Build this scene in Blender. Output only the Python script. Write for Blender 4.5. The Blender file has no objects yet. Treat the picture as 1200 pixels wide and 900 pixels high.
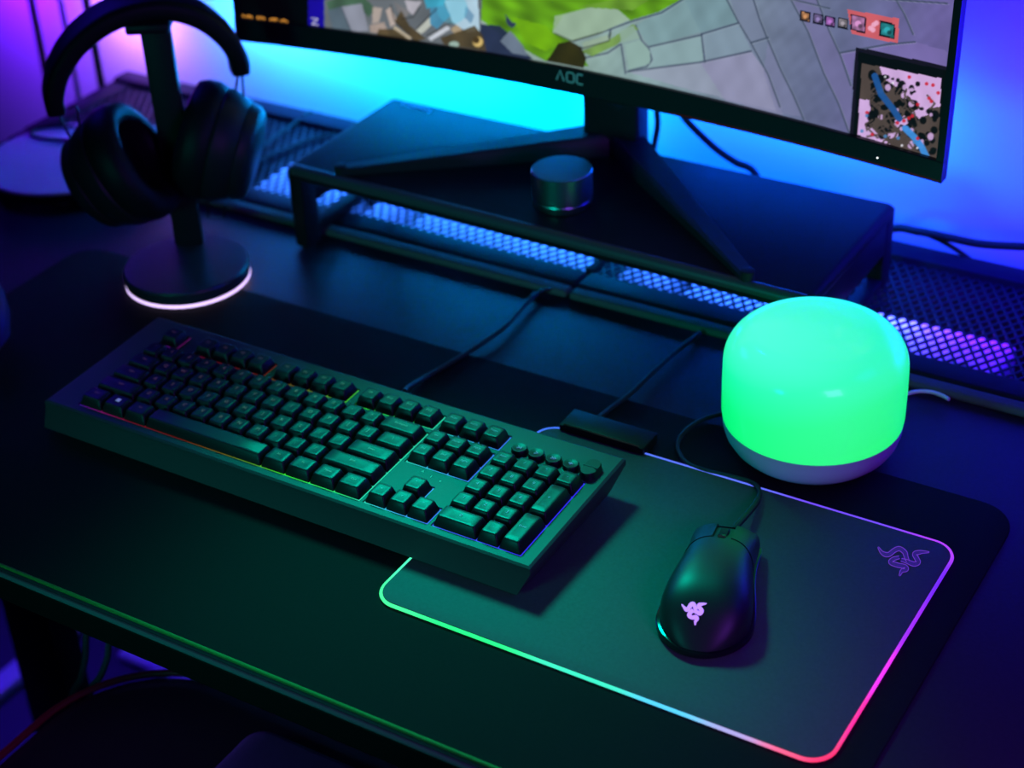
import bpy, bmesh, math, random
import numpy as np
from mathutils import Vector, Matrix
from mathutils.bvhtree import BVHTree
random.seed(7)
rng = np.random.default_rng(5)
SC = bpy.context.scene
COL = SC.collection

# ------------------------------------------------------------------ camera (solved from the keyboard pitch and the mouse pad)
FPX = 2041.62
CAM = Vector((0.963988, -0.831710, 0.819055))
EUL = (0.9972367, 0.0433333, 0.5436482)
from mathutils import Euler
RM = Euler(EUL, 'XYZ').to_matrix()
def ray(u, v): return RM @ Vector(((u - 600) / FPX, -(v - 450) / FPX, -1))
def at(u, v, z=None, y=None, x=None):
    d = ray(u, v)
    t = (z - CAM.z) / d.z if z is not None else (y - CAM.y) / d.y if y is not None else (x - CAM.x) / d.x
    return CAM + d * t
def atplane(u, v, p, n):
    d = ray(u, v); return CAM + d * ((p - CAM).dot(n) / d.dot(n))
cam = bpy.data.cameras.new('camera'); co = bpy.data.objects.new('camera', cam); COL.objects.link(co)
co.location = CAM; co.rotation_euler = EUL
cam.sensor_width = 36; cam.lens = FPX / 1200 * 36; cam.clip_start = 0.05
cam.dof.use_dof = True; cam.dof.focus_distance = 1.28; cam.dof.aperture_fstop = 4.8
SC.camera = co
SC.view_settings.view_transform = 'Standard'; SC.view_settings.look = 'None'
SC.view_settings.exposure = 0; SC.view_settings.gamma = 1

# ------------------------------------------------------------------ materials
def srgb(*c):
    return tuple(((x / 255) / 12.92 if x / 255 <= .04045 else ((x / 255 + .055) / 1.055) ** 2.4) for x in c)
def mat(name, base, rough=.5, metal=0, emis=None, es=0, var=.15, scale=60, bump=0, coat=0, spec=.3, tr=0):
    m = bpy.data.materials.new(name); m.use_nodes = True
    nt = m.node_tree; b = nt.nodes['Principled BSDF']
    b.inputs['Roughness'].default_value = rough; b.inputs['Metallic'].default_value = metal
    b.inputs['Specular IOR Level'].default_value = spec
    b.inputs['Coat Weight'].default_value = coat
    tc = nt.nodes.new('ShaderNodeTexCoord'); nz = nt.nodes.new('ShaderNodeTexNoise')
    nz.inputs['Scale'].default_value = scale; nz.inputs['Detail'].default_value = 4
    nt.links.new(tc.outputs['Object'], nz.inputs['Vector'])
    mx = nt.nodes.new('ShaderNodeMix'); mx.data_type = 'RGBA'
    mx.inputs[6].default_value = (*[c * (1 - var) for c in base], 1); mx.inputs[7].default_value = (*[min(1, c * (1 + var)) for c in base], 1)
    nt.links.new(nz.outputs['Fac'], mx.inputs[0]); nt.links.new(mx.outputs[2], b.inputs['Base Color'])
    if emis:
        b.inputs['Emission Color'].default_value = (*emis, 1); b.inputs['Emission Strength'].default_value = es
    if bump:
        bp = nt.nodes.new('ShaderNodeBump'); bp.inputs['Strength'].default_value = bump; bp.inputs['Distance'].default_value = .0006
        n2 = nt.nodes.new('ShaderNodeTexNoise'); n2.inputs['Scale'].default_value = scale * 12
        nt.links.new(tc.outputs['Object'], n2.inputs['Vector']); nt.links.new(n2.outputs['Fac'], bp.inputs['Height']); nt.links.new(bp.outputs['Normal'], b.inputs['Normal'])
    if tr: b.inputs['Transmission Weight'].default_value = tr
    return m
def ramp_emission(m, stops, axis='X', lo=0., hi=1., es=1., radial=None):
    """LED colour that runs along a real direction of the thing (world position)."""
    nt = m.node_tree; b = nt.nodes['Principled BSDF']
    g = nt.nodes.new('ShaderNodeNewGeometry'); sp = nt.nodes.new('ShaderNodeSeparateXYZ'); nt.links.new(g.outputs['Position'], sp.inputs[0])
    mr = nt.nodes.new('ShaderNodeMapRange'); mr.inputs['From Min'].default_value = lo; mr.inputs['From Max'].default_value = hi
    nt.links.new(sp.outputs[axis], mr.inputs['Value'])
    r = nt.nodes.new('ShaderNodeValToRGB'); e = r.color_ramp
    for i, (p, c) in enumerate(stops):
        el = e.elements[i] if i < 2 else e.elements.new(p)
        el.position = p; el.color = (*c, 1)
    nt.links.new(mr.outputs['Result'], r.inputs['Fac']); nt.links.new(r.outputs['Color'], b.inputs['Emission Color'])
    b.inputs['Emission Strength'].default_value = es
    return m
M = {}
M['wall'] = mat('wall_paint', (.75, .75, .77), .8, var=.02, scale=8)
M['floor'] = mat('floor_laminate', (.035, .035, .05), .5, var=.2, scale=10)
M['desk'] = mat('desk_carbon', (.022, .019, .028), .46, var=.3, scale=300, bump=.1, spec=.12)
M['mat'] = mat('desk_mat_cloth', (.0065, .007, .0075), .9, var=.3, scale=400, bump=.2, spec=.12)
M['matedge'] = mat('desk_mat_edge_highlight', (.035, .14, .02), .7, var=.3, scale=500)  # green highlight on the mat's front edge, put into the colour
M['pad'] = mat('mouse_pad_cloth', (.062, .062, .066), .75, var=.22, scale=420, bump=.25, spec=.35)
M['black'] = mat('black_plastic', (.016, .016, .018), .45, var=.15, scale=200)
M['key'] = mat('keycap_plastic', (.0075, .008, .0085), .40, spec=.27, var=.15, scale=300, bump=.08)
M['case'] = mat('keyboard_case_plastic', (.031, .033, .034), .5, var=.12, scale=350, bump=.1)
M['gloss'] = mat('glossy_black_plastic', (.008, .008, .01), .12, var=.1)
M['mouse'] = mat('mouse_matte_plastic', (.013, .013, .015), .45, var=.1, scale=300, spec=.45)
M['riser'] = mat('riser_steel', (.012, .012, .014), .5, var=.15, scale=250, bump=.05, spec=.09)
M['tray'] = mat('tray_powder_coat', (.014, .013, .026), .5, var=.2, scale=250, spec=.06)
M['lip'] = mat('lip_plastic', (.09, .10, .095), .7, var=.1, scale=200, spec=.05)
M['mesh'] = mat('mesh_powder_coat', (.014, .014, .024), .45, var=.2, scale=250, spec=.15)
M['white'] = mat('white_plastic', (.75, .75, .78), .4, var=.03)
M['lampbase'] = mat('lamp_base_plastic', (.52, .50, .62), .45, var=.03)
M['alu'] = mat('anodised_aluminium', (.30, .42, .41), .33, metal=1, var=.06, scale=80)
M['rubber'] = mat('black_rubber', (.012, .012, .012), .7, var=.2)
M['leather'] = mat('black_leatherette', (.009, .009, .011), .5, var=.2, scale=90, bump=.2, spec=.2)
M['insert'] = mat('seat_fabric_violet_lit', (.05, .03, .10), .7, var=.2, scale=150)  # violet light on the grey seat is put into the colour
M['red'] = mat('red_piping', (.25, .01, .03), .5, var=.1)
M['steel'] = mat('dark_steel_wire', (.10, .10, .11), .3, metal=1, var=.1)
M['cable'] = mat('cable_jacket', (.012, .012, .014), .5, var=.1)
M['bluecable'] = mat('grey_cord', (.10, .10, .16), .5, var=.1)
M['disc'] = mat('pale_disc_lacquer', (.62, .62, .68), .35, var=.03)
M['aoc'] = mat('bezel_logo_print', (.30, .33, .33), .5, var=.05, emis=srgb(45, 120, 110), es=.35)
M['bezel'] = mat('bezel_plastic', (.012, .013, .014), .4, var=.15, scale=200)
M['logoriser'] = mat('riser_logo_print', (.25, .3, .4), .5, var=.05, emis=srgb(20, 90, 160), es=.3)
M['led_white'] = mat('stand_led', (.5, .4, .6), .4, emis=srgb(225, 195, 255), es=1.7)
M['led_tiny'] = mat('power_led', (.8, .8, .8), .4, emis=(1, 1, 1), es=3)
M['logo_mouse'] = mat('mouse_logo_light', (.4, .3, .6), .4, emis=srgb(190, 130, 255), es=1.1)
M['logo_pad'] = mat('pad_logo_fill', (.05, .03, .10), .6, emis=srgb(62, 25, 140), es=.45)
M['logo_pad2'] = mat('pad_logo_outline', (.05, .03, .10), .6, emis=srgb(120, 60, 210), es=.8)
M['indicator'] = mat('indicator_print', (.1, .2, .2), .5, emis=srgb(60, 200, 170), es=.6)
RB = [(0, srgb(60, 20, 150)), (.06, srgb(140, 20, 110)), (.12, srgb(120, 15, 40)), (.26, srgb(120, 30, 15)), (.36, srgb(120, 110, 30)), (.44, srgb(90, 190, 50)),
      (.5, srgb(60, 255, 60)), (.63, srgb(50, 255, 140)), (.72, srgb(60, 210, 255)), (.82, srgb(60, 110, 255)), (1, srgb(50, 50, 255))]
M['backlight'] = ramp_emission(mat('key_backlight', (.02, .02, .02), .6), RB, 'X', 0, .43, .9)
LG = [(0, srgb(120, 60, 90)), (.25, srgb(130, 60, 50)), (.45, srgb(110, 140, 70)), (.65, srgb(90, 190, 150)), (.8, srgb(90, 170, 230)), (1, srgb(110, 130, 255))]
M['legend'] = ramp_emission(mat('key_legend', (.15, .15, .16), .5), LG, 'X', 0, .43, .30)

# ------------------------------------------------------------------ mesh helpers
def finish(bm, smooth=35):
    bmesh.ops.recalc_face_normals(bm, faces=bm.faces)
    for f in bm.faces: f.smooth = True
    ang = math.radians(smooth)
    for e in bm.edges:
        if len(e.link_faces) == 2 and e.calc_face_angle(0) > ang: e.smooth = False
def obj(name, bm, m, parent=None, smooth=35, world=True, recalc=True):
    if recalc: finish(bm, smooth)
    me = bpy.data.meshes.new(name); bm.to_mesh(me); bm.free()
    for x in (m if isinstance(m, (list, tuple)) else [m]): me.materials.append(x)
    o = bpy.data.objects.new(name, me); COL.objects.link(o)
    if parent is not None:
        o.parent = parent
        if world:
            w = Matrix.Identity(4); p = parent
            chain = []
            while p is not None: chain.append(p); p = p.parent
            for q in reversed(chain): w = w @ q.matrix_parent_inverse @ q.matrix_basis
            o.matrix_parent_inverse = w.inverted()
    return o
def tag(o, label=None, cat=None, group=None, kind=None):
    if label: o['label'] = label
    if cat: o['category'] = cat
    if group: o['group'] = group
    if kind: o['kind'] = kind
    return o
def thing(name, loc, label, cat, rot=(0, 0, 0), group=None):
    o = bpy.data.objects.new(name, None); COL.objects.link(o); o.location = loc; o.rotation_euler = rot
    o.empty_display_size = .02
    return tag(o, label, cat, group)
def B(): return bmesh.new()
def box(bm, x0, x1, y0, y1, z0, z1, bev=0, seg=2, mi=0):
    r = bmesh.ops.create_cube(bm, size=1)
    for v in r['verts']:
        v.co = Vector(((x0 + x1) / 2 + v.co.x * (x1 - x0), (y0 + y1) / 2 + v.co.y * (y1 - y0), (z0 + z1) / 2 + v.co.z * (z1 - z0)))
    es = {e for v in r['verts'] for e in v.link_edges}; fs = {f for v in r['verts'] for f in v.link_faces}
    for f in fs: f.material_index = mi
    if bev: bmesh.ops.bevel(bm, geom=list(es), offset=bev, segments=seg, affect='EDGES', profile=.5)
    return bm
def loft(bm, rings, cap=True, close=True, mi=0):
    vs = [[bm.verts.new(p) for p in r] for r in rings]
    n = len(rings[0])
    for a, b in zip(vs, vs[1:]):
        for i in range(n if close else n - 1):
            j = (i + 1) % n
            f = bm.faces.new((a[i], a[j], b[j], b[i])); f.material_index = mi
    if cap:
        bm.faces.new(vs[0][::-1]).material_index = mi; bm.faces.new(vs[-1]).material_index = mi
    return vs
def lathe(bm, prof, c=(0, 0, 0), n=64, axis=None, sx=1, mi=0):
    c = Vector(c)
    a = Vector(axis).normalized() if axis is not None else Vector((0, 0, 1))
    e1 = a.orthogonal().normalized() if axis is not None else Vector((1, 0, 0))
    if axis is not None:
        e1 = (Vector((0, 0, 1)) - a * a.z).normalized()   # e1 upright
    e2 = a.cross(e1)
    rings = []
    for r, t in prof:
        rr = max(r, 1e-5)
        rings.append([c + a * t + e1 * (rr * math.cos(k * 2 * math.pi / n)) + e2 * (rr * sx * math.sin(k * 2 * math.pi / n)) for k in range(n)])
    return loft(bm, rings, True, True, mi)
def catmull(pts, n=8):
    pts = [Vector(p) for p in pts]
    if len(pts) < 3: return pts
    P = [pts[0] * 2 - pts[1]] + pts + [pts[-1] * 2 - pts[-2]]
    out = []
    for i in range(1, len(P) - 2):
        p0, p1, p2, p3 = P[i - 1:i + 3]
        for k in range(n):
            t = k / n
            out.append(.5 * ((2 * p1) + (p2 - p0) * t + (2 * p0 - 5 * p1 + 4 * p2 - p3) * t * t + (3 * p1 - p0 - 3 * p2 + p3) * t ** 3))
    return out + [pts[-1]]
def tube(bm, pts, r, n=10, sub=8, closed=False, sy=1):
    P = catmull(pts, sub) if sub else [Vector(p) for p in pts]
    rings = []; up = Vector((0, 0, 1))
    for i, p in enumerate(P):
        d = (P[min(i + 1, len(P) - 1)] - P[max(i - 1, 0)])
        if closed: d = P[(i + 1) % len(P)] - P[i - 1]
        d = d.normalized() if d.length > 1e-9 else Vector((1, 0, 0))
        if i == 0: s = d.cross(up if abs(d.z) < .9 else Vector((1, 0, 0))).normalized()
        else: s = (s - d * s.dot(d)).normalized()
        t = d.cross(s)
        rr = r(i / (len(P) - 1)) if callable(r) else r
        rings.append([p + s * (rr * math.cos(2 * math.pi * k / n)) + t * (rr * sy * math.sin(2 * math.pi * k / n)) for k in range(n)])
    if closed: loft(bm, rings + [rings[0]], False)
    else: loft(bm, rings, True)
    return bm
def rrect(hx, hy, r, n=5, cx=0, cy=0):
    out = []
    for (sx, sy, a0) in ((1, 1, 0), (-1, 1, 90), (-1, -1, 180), (1, -1, 270)):
        for k in range(n + 1):
            a = math.radians(a0 + 90 * k / n)
            out.append((cx + sx * (hx - r) + r * math.cos(a), cy + sy * (hy - r) + r * math.sin(a)))
    return out
def prism(bm, outline, z0, z1, bev=0, mi=0):
    """Solid from a 2D outline with a small rounded top edge."""
    c = Vector((sum(p[0] for p in outline) / len(outline), sum(p[1] for p in outline) / len(outline)))
    n = len(outline)
    def inset(d):
        out = []
        for i in range(n):
            p, q, r = Vector(outline[i - 1]), Vector(outline[i]), Vector(outline[(i + 1) % n])
            e1 = (q - p); e2 = (r - q)
            e1 = e1.normalized() if e1.length > 1e-9 else e2.normalized(); e2 = e2.normalized() if e2.length > 1e-9 else e1
            nn = Vector((-(e1.y + e2.y), e1.x + e2.x)); nn = nn.normalized() if nn.length > 1e-9 else Vector((-e1.y, e1.x))
            out.append(q + nn * d)
        return out
    if bev:
        i1, i2 = inset(bev * .3), inset(bev)
        rings = [[(*p, z0) for p in outline], [(*p, z1 - bev) for p in outline], [(*p, z1 - bev * .3) for p in i1], [(*p, z1) for p in i2]]
    else:
        rings = [[(*p, z0) for p in outline], [(*p, z1) for p in outline]]
    loft(bm, rings, True, True, mi); return bm
def ribbon(bm, pts, w, put, h=.0004, mi=0):
    """Flat stroke through 2D points; put(x, y, lift) places it on a surface; w is a width or a list of widths."""
    P = [Vector((p[0], p[1])) for p in pts]; n = len(P)
    W = w if isinstance(w, (list, tuple)) else [w] * n
    L = []; Rr = []
    for i in range(n):
        d = P[min(i + 1, n - 1)] - P[max(i - 1, 0)]; d = d.normalized()
        nn = Vector((-d.y, d.x)) * (W[i] / 2)
        L.append(P[i] + nn); Rr.append(P[i] - nn)
    vl = [bm.verts.new(put(p.x, p.y, h)) for p in L]; vr = [bm.verts.new(put(p.x, p.y, h)) for p in Rr]
    bl = [bm.verts.new(put(p.x, p.y, 0)) for p in L]; br = [bm.verts.new(put(p.x, p.y, 0)) for p in Rr]
    for i in range(n - 1):
        for q in ((vl[i], vl[i + 1], vr[i + 1], vr[i]), (vl[i], bl[i], bl[i + 1], vl[i + 1]), (vr[i + 1], br[i + 1], br[i], vr[i])):
            bm.faces.new(q).material_index = mi
    for i in (0, n - 1): bm.faces.new((vl[i], vr[i], br[i], bl[i])).material_index = mi
def c2(pts, n=6): return [(p.x, p.y) for p in catmull([(a, b, 0) for a, b in pts], n)]

# ------------------------------------------------------------------ the room
bm = B(); box(bm, -2.2, 2.2, .66, .72, -.73, 1.6); tag(obj('wall_back', bm, M['wall']), kind='structure')
bm = B(); box(bm, -2.2, 2.2, -2.0, .72, -.77, -.73); tag(obj('floor', bm, M['floor']), kind='structure')

# ------------------------------------------------------------------ desk
DX0, DX1, DY0, DY1 = -.50, 1.05, -.164, .392
desk = thing('desk', (.27, .1, -.73), 'black desk with a rounded front edge carrying the keyboard and screen', 'desk')
bm = B(); box(bm, DX0, DX1, DY0, DY1, -.036, 0, .006, 3); obj('desktop', bm, M['desk'], desk)
bm = B(); tube(bm, [(DX0 + .004, DY0 - .0005, -.0055), (DX1 - .004, DY0 - .0005, -.0055)], .0022, 10, 0); obj('edge_highlight', bm, mat('desk_edge_highlight', (.09, .10, .11), .45, var=.1, scale=200), desk)  # bevel highlight of the desk front, added as a lighter strip
bm = B(); box(bm, DX0 + .006, DX1 - .006, DY0 - .0010, DY0 + .004, -.033, -.0095, .0008, 1); obj('front_shade', bm, mat('front_shade_black', (.003, .003, .0035), .7, var=.2, spec=.08), desk)  # black strip added to darken the desk front under the fill
bm = B(); box(bm, DX0 + .06, DX1 - .06, DY0 + .05, DY0 + .09, -.085, -.036, .003); obj('front_beam', bm, M['black'], desk)
LL = (at(38, 785, y=.15).x, at(78, 750, y=.15).x)
for lx in ((LL[0] + LL[1]) / 2, .96):
    hw = (LL[1] - LL[0]) / 2
    bm = B(); box(bm, lx - hw, lx + hw, .13, .17, -.70, -.036, .004); box(bm, lx - hw, lx + hw, .02, .26, -.73, -.71, .006); box(bm, lx - .02, lx + .02, -.10, .34, -.06, -.036, .003)
    obj('leg', bm, M['black'], desk)
bm = B(); box(bm, LL[1] - .005, .96 - .02, .14, .16, -.16, -.10, .004); obj('crossbar', bm, M['black'], desk)

for (x0, x1, y0, y1, lab) in ((-.566, -.530, .16, .385, 'pale strip standing in for lit floor, running front to back beyond the desk leg'), (-.452, -.33, .362, .398, 'pale strip standing in for lit floor under the desk near the wall')):
    rw = thing('lit_floor_patch', ((x0 + x1) / 2, (y0 + y1) / 2, -.73), lab, 'lit floor patch', group='stand-ins for lit floor')  # pale slabs added where only blue-lit floor shows
    bm = B(); box(bm, x0, x1, y0, y1, -.7298, -.718, .004, 2); obj('patch_body', bm, M['white'], rw)
    bm = B(); box(bm, x0 + .003, x1 - .003, y0 + .003, y1 - .003, -.7185, -.7155, .001, 2); obj('patch_face', bm, M['white'], rw)

# mat
bm = B(); prism(bm, rrect(.4775, .209, .03, 8, .2395, .0475), .0002, .003, .0008)
dm = obj('desk_mat', bm, M['mat'])
tag(dm, 'large thin black desk mat with rounded corners under the keyboard', 'desk mat')
bm = B(); tube(bm, [(-.205, -.1625, .0018), (.684, -.1625, .0018)], .0015, 8, 0); obj('mat_highlight', bm, M['matedge'], dm)

# ------------------------------------------------------------------ mesh tray behind the desk
tray = thing('mesh_tray', (.15, .5, -.04), 'dark metal mesh shelf along the rear edge of the desk by the wall', 'shelf')
TX0, TX1 = -.492, .80; SEAM = at(665, 342, z=.008).x
for a, b in ((TX0, SEAM - .0012), (SEAM + .0012, TX1)):
    bm = B(); box(bm, a, b, .4005, .4285, -.022, .0085, .003, 3); obj('front_rail', bm, M['tray'], tray)
    bm = B(); box(bm, a, b, .3835, .3990, .0003, .0080, .0036, 4); obj('front_lip', bm, M['lip'], tray)
bm = B(); box(bm, TX0, TX1, .578, .606, -.022, .014, .004, 2); obj('rear_rail', bm, M['tray'], tray)
for a in (TX0, SEAM - .006, TX1 - .03):
    w = .03 if a != SEAM - .006 else .012
    bm = B(); box(bm, a, a + w, .428, .579, -.02, .0095, .002, 2); obj('side_rail', bm, M['tray'], tray)
def lattice(bm, x0, x1, y0, y1, z, pitch=.0104, w=.0023, t=.0014):
    H = y1 - y0; run = H * .62
    k = 0
    for sgn in (1, -1):
        x = x0 - run
        while x < x1 + run:
            pa = [x, y0]; pb = [x + sgn * run, y1]
            # clip to the panel
            def clip(p, q):
                p = list(p)
                for lim, s in ((x0, 1), (x1, -1)):
                    if (p[0] - lim) * s < 0:
                        tt = (lim - p[0]) / (q[0] - p[0]) if q[0] != p[0] else 2
                        if not 0 <= tt <= 1: return None
                        p = [lim, p[1] + (q[1] - p[1]) * tt]
                return p
            a2, b2 = clip(pa, pb), clip(pb, pa)
            if a2 and b2 and abs(a2[1] - b2[1]) > .002 and x0 - 1e-6 <= a2[0] <= x1 + 1e-6 and x0 - 1e-6 <= b2[0] <= x1 + 1e-6:
                A, Bv = Vector((*a2, 0)), Vector((*b2, 0)); d = (Bv - A).normalized(); nn = Vector((-d.y, d.x, 0)) * (w / 2)
                zt = z + (.0002 if sgn > 0 else 0)
                q = [A + nn, A - nn, Bv - nn, Bv + nn]
                loft(bm, [[(p.x, p.y, zt - t) for p in q], [(p.x, p.y, zt) for p in q]])
            x += pitch
for a, b in ((TX0 + .03, SEAM - .006), (SEAM + .006, TX1 - .03)):
    bm = B(); lattice(bm, a, b, .4275, .579, .0075); obj('mesh_panel', bm, M['mesh'], tray)
bm = B(); box(bm, TX0, TX1, .403, .60, -.120, -.116); box(bm, TX0, TX1, .4025, .4055, -.118, -.022); box(bm, TX0, TX1, .597, .600, -.118, -.022)
obj('tray_floor', bm, M['black'], tray)
# pale things lying under the mesh
def strip(name, x0, x1, y0, y1, z0, z1, label, cat, sockets=0, group=None):
    t = thing(name, ((x0 + x1) / 2, (y0 + y1) / 2, z0), label, cat, group=group)
    bm = B(); box(bm, x0, x1, y0, y1, z0, z1, .008, 3); obj('body', bm, M['white'], t)
    if sockets:
        for i in range(sockets):
            cx = x0 + (x1 - x0) * (i + .5) / sockets
            bm = B(); lathe(bm, [(.017, z1 - .001), (.017, z1 + .0012), (.014, z1 + .0012), (.013, z1 - .0005)], (cx, (y0 + y1) / 2, 0), 24); obj('socket', bm, M['white'], t)
    return t
ZS = -.030; ZF = -.1155
strip('power_strip', .488, .629, .462, .546, ZF, ZS, 'white extension block under the mesh shelf, right of the table lamp', 'power strip', 2)
for x0, x1, lab in ((-.215, -.108, 'white cable duct under the mesh, just left of the riser'), (-.069, -.036, 'narrow white cable duct under the mesh, by the left leg of the riser'), (-.008, .288, 'longest white cable duct under the mesh, beneath the middle of the riser'), (.312, .425, 'white cable duct under the mesh, beneath the right end of the riser')):
    strip('cable_duct', x0, x1, .442, .562, ZF, ZS, lab, 'cable duct', group='white cable ducts under the mesh shelf')
strip('cable_duct', -.455, -.30, .46, .570, ZF, ZS, 'white cable duct under the mesh, at the left corner behind the headphones', 'cable duct', group='white cable ducts under the mesh shelf')

# ------------------------------------------------------------------ mouse pad
PX1, PY0, PW, PH = .6915, -.0632, .353, .253
pad = thing('mouse_pad', (PX1 - PW / 2, PY0 + PH / 2, .003), 'dark gaming mouse pad with a glowing rainbow rim under the mouse', 'mouse pad')
pcx, pcy = PX1 - PW / 2, PY0 + PH / 2
bm = B(); prism(bm, rrect(PW / 2 - .0012, PH / 2 - .0012, .0165, 10, pcx, pcy), .0031, .0062, .0005); obj('surface', bm, M['pad'], pad)
loop = rrect(PW / 2, PH / 2, .018, 10, pcx, pcy)
# LED rim: its colour runs round the pad
def rimcol(x, y):
    k = [((PX1 - PW, PY0), (70, 255, 150)), ((PX1 - .27, PY0), (40, 245, 130)), ((PX1 - .17, PY0), (60, 230, 190)), ((PX1 - .11, PY0), (80, 200, 245)), ((PX1 - .06, PY0), (160, 160, 225)),
         ((PX1 - .03, PY0), (245, 90, 130)), ((PX1, PY0), (255, 40, 100)), ((PX1, PY0 + .05), (255, 40, 150)), ((PX1, PY0 + .10), (235, 50, 255)), ((PX1, PY0 + .15), (150, 40, 255)), ((PX1, PY0 + .21), (110, 35, 255)),
         ((PX1, PY0 + PH), (170, 60, 255)), ((PX1 - .08, PY0 + PH), (110, 70, 255)), ((PX1 - .2, PY0 + PH), (90, 110, 255)), ((PX1 - .33, PY0 + PH), (70, 110, 255)), ((PX1 - PW, PY0 + PH), (70, 120, 255)), ((PX1 - PW, PY0 + .12), (70, 220, 240)), ((PX1 - PW, PY0 + .05), (80, 255, 190))]
    w = [1 / (((x - p[0]) ** 2 + (y - p[1]) ** 2) + 4e-4) ** 2.2 for p, _ in k]; s = sum(w)
    return [sum(wi * srgb(*c)[j] for wi, (_, c) in zip(w, k)) / s for j in range(3)]
def colour_emission(name, attr, es, base=(.02, .02, .02)):
    m = mat(name, base, .5); nt = m.node_tree; b = nt.nodes['Principled BSDF']
    a = nt.nodes.new('ShaderNodeAttribute'); a.attribute_name = attr
    nt.links.new(a.outputs['Color'], b.inputs['Emission Color']); b.inputs['Emission Strength'].default_value = es
    return m
M['rim'] = colour_emission('pad_rim_light', 'led', 1.25)
dense = []
for i in range(len(loop)):
    a, b = Vector(loop[i]), Vector(loop[(i + 1) % len(loop)])
    n = max(1, int((b - a).length / .008))
    for k in range(n): dense.append(a.lerp(b, k / n))
bm = B(); tube(bm, [(p.x, p.y, .0048) for p in dense], .00135, 8, 0, True)
rim = obj('light_rim', bm, M['rim'], pad)
ca = rim.data.color_attributes.new('led', 'FLOAT_COLOR', 'POINT')
for i, v in enumerate(rim.data.vertices): ca.data[i].color = (*rimcol(v.co.x, v.co.y), 1)
# control box at the top edge
hp = [at(u, v, z=.0125) for u, v in ((672, 493), (755, 527), (770, 512), (688, 481))]
hx0 = (hp[0].x + hp[3].x) / 2; hx1 = (hp[1].x + hp[2].x) / 2; hy0 = .180; hy1 = .214
HX0, HX1 = .353, .431
bm = B(); box(bm, HX0, HX1, .186, .2125, .0035, .0120, .0012, 2); hub = obj('control_box', bm, mat('control_box_plastic', (.006, .006, .007), .5, var=.1, spec=.2), pad)
bm = B(); box(bm, HX0 + .004, HX1 - .004, .186, .188, .0123, .0128, .0002, 1); obj('ridge', bm, M['gloss'], hub)
cz = .0055
bm = B(); tube(bm, [Vector((at(705, 486, z=.008).x, .215, .008))] + [at(u, v, z=.0055) for u, v in ((716, 478), (738, 462), (770, 432), (800, 406), (820, 390))] + [Vector((.40, .4, .0055))][:0], .0021, 10)
obj('cable', bm, M['cable'], pad)
# three-snake emblem printed on the pad's far corner
S1 = [(1029, 641), (1034, 648), (1041, 650), (1048, 645), (1054, 643), (1060, 647), (1062, 653), (1064, 658)]
S2 = [(1089, 647), (1079, 647), (1072, 649), (1074, 654), (1076, 659), (1071, 661), (1063, 658), (1056, 656)]
S3 = [(1054, 675), (1057, 669), (1062, 667), (1060, 664), (1051, 662), (1044, 659), (1047, 655), (1054, 653)]
def onpad(x, y, h): return at(x, y, z=.0062 + h)
bm = B(); bm2 = B()
for S, hd in ((S1, 0), (S2, 0), (S3, 0)):
    P = c2(S, 6); n = len(P)
    W = [1.0 + 3.4 * min(1, (i / n) * 5) - 1.6 * max(0, (i / n - .75) * 4) for i in range(n)]
    ribbon(bm, P, W, onpad, .00012)
    for s in (1, -1):
        Q = []
        for i in range(n):
            d = Vector(P[min(i + 1, n - 1)]) - Vector(P[max(i - 1, 0)]); d = d.normalized()
            Q.append((P[i][0] - d.y * s * W[i] * .58, P[i][1] + d.x * s * W[i] * .58))
        ribbon(bm2, Q, .75, onpad, .0002)
for f in bm2.faces: f.material_index = 1
tmp = bpy.data.meshes.new('t'); bm2.to_mesh(tmp); bm2.free(); bm.from_mesh(tmp); bpy.data.meshes.remove(tmp)
lg = obj('emblem', bm, [M['logo_pad'], M['logo_pad2']], pad); lg['label'] = 'dim purple emblem of three entwined snakes'

# ------------------------------------------------------------------ keyboard
U = .01905; KT = .0324; KZ = .0338; FB = 5.348
kb = thing('keyboard', (0, 0, KZ), 'full size black gaming keyboard with coloured backlight lying across the desk mat', 'keyboard', (KT, 0, 0))
KX0, KX1, KY0, KY1 = -.031, .4420, -.0095, .1365
wells = [(0, 15, 0, 5), (0, 1, FB, FB + 1), (2, 6, FB, FB + 1), (6.5, 10.5, FB, FB + 1), (11, 15, FB, FB + 1), (15.25, 18.25, FB, FB + 1), (15.25, 18.25, 3, 5), (16.25, 17.25, 1, 2), (15.25, 18.25, 0, 1), (18.5, 22.5, 0, 5)]
g = .0011
WL = [(a * U - g, b * U + g, c * U - g, d * U + g) for a, b, c, d in wells]
xs = sorted({KX0 + .002, KX1 - .002, *[w[0] for w in WL], *[w[1] for w in WL]}); ys = sorted({KY0 + .002, KY1 - .002, *[w[2] for w in WL], *[w[3] for w in WL]})
def inwell(x, y): return any(w[0] < x < w[1] and w[2] < y < w[3] for w in WL)
bm = B(); vc = {}
def V(x, y, z):
    k = (round(x, 6), round(y, 6), round(z, 6))
    if k not in vc: vc[k] = bm.verts.new((x, y, z))
    return vc[k]
DEP = -.0018
cell = {}
for i in range(len(xs) - 1):
    for j in range(len(ys) - 1):
        x0, x1, y0, y1 = xs[i], xs[i + 1], ys[j], ys[j + 1]
        w = inwell((x0 + x1) / 2, (y0 + y1) / 2); cell[i, j] = w
        if not w: bm.faces.new((V(x0, y0, 0), V(x1, y0, 0), V(x1, y1, 0), V(x0, y1, 0)))
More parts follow.
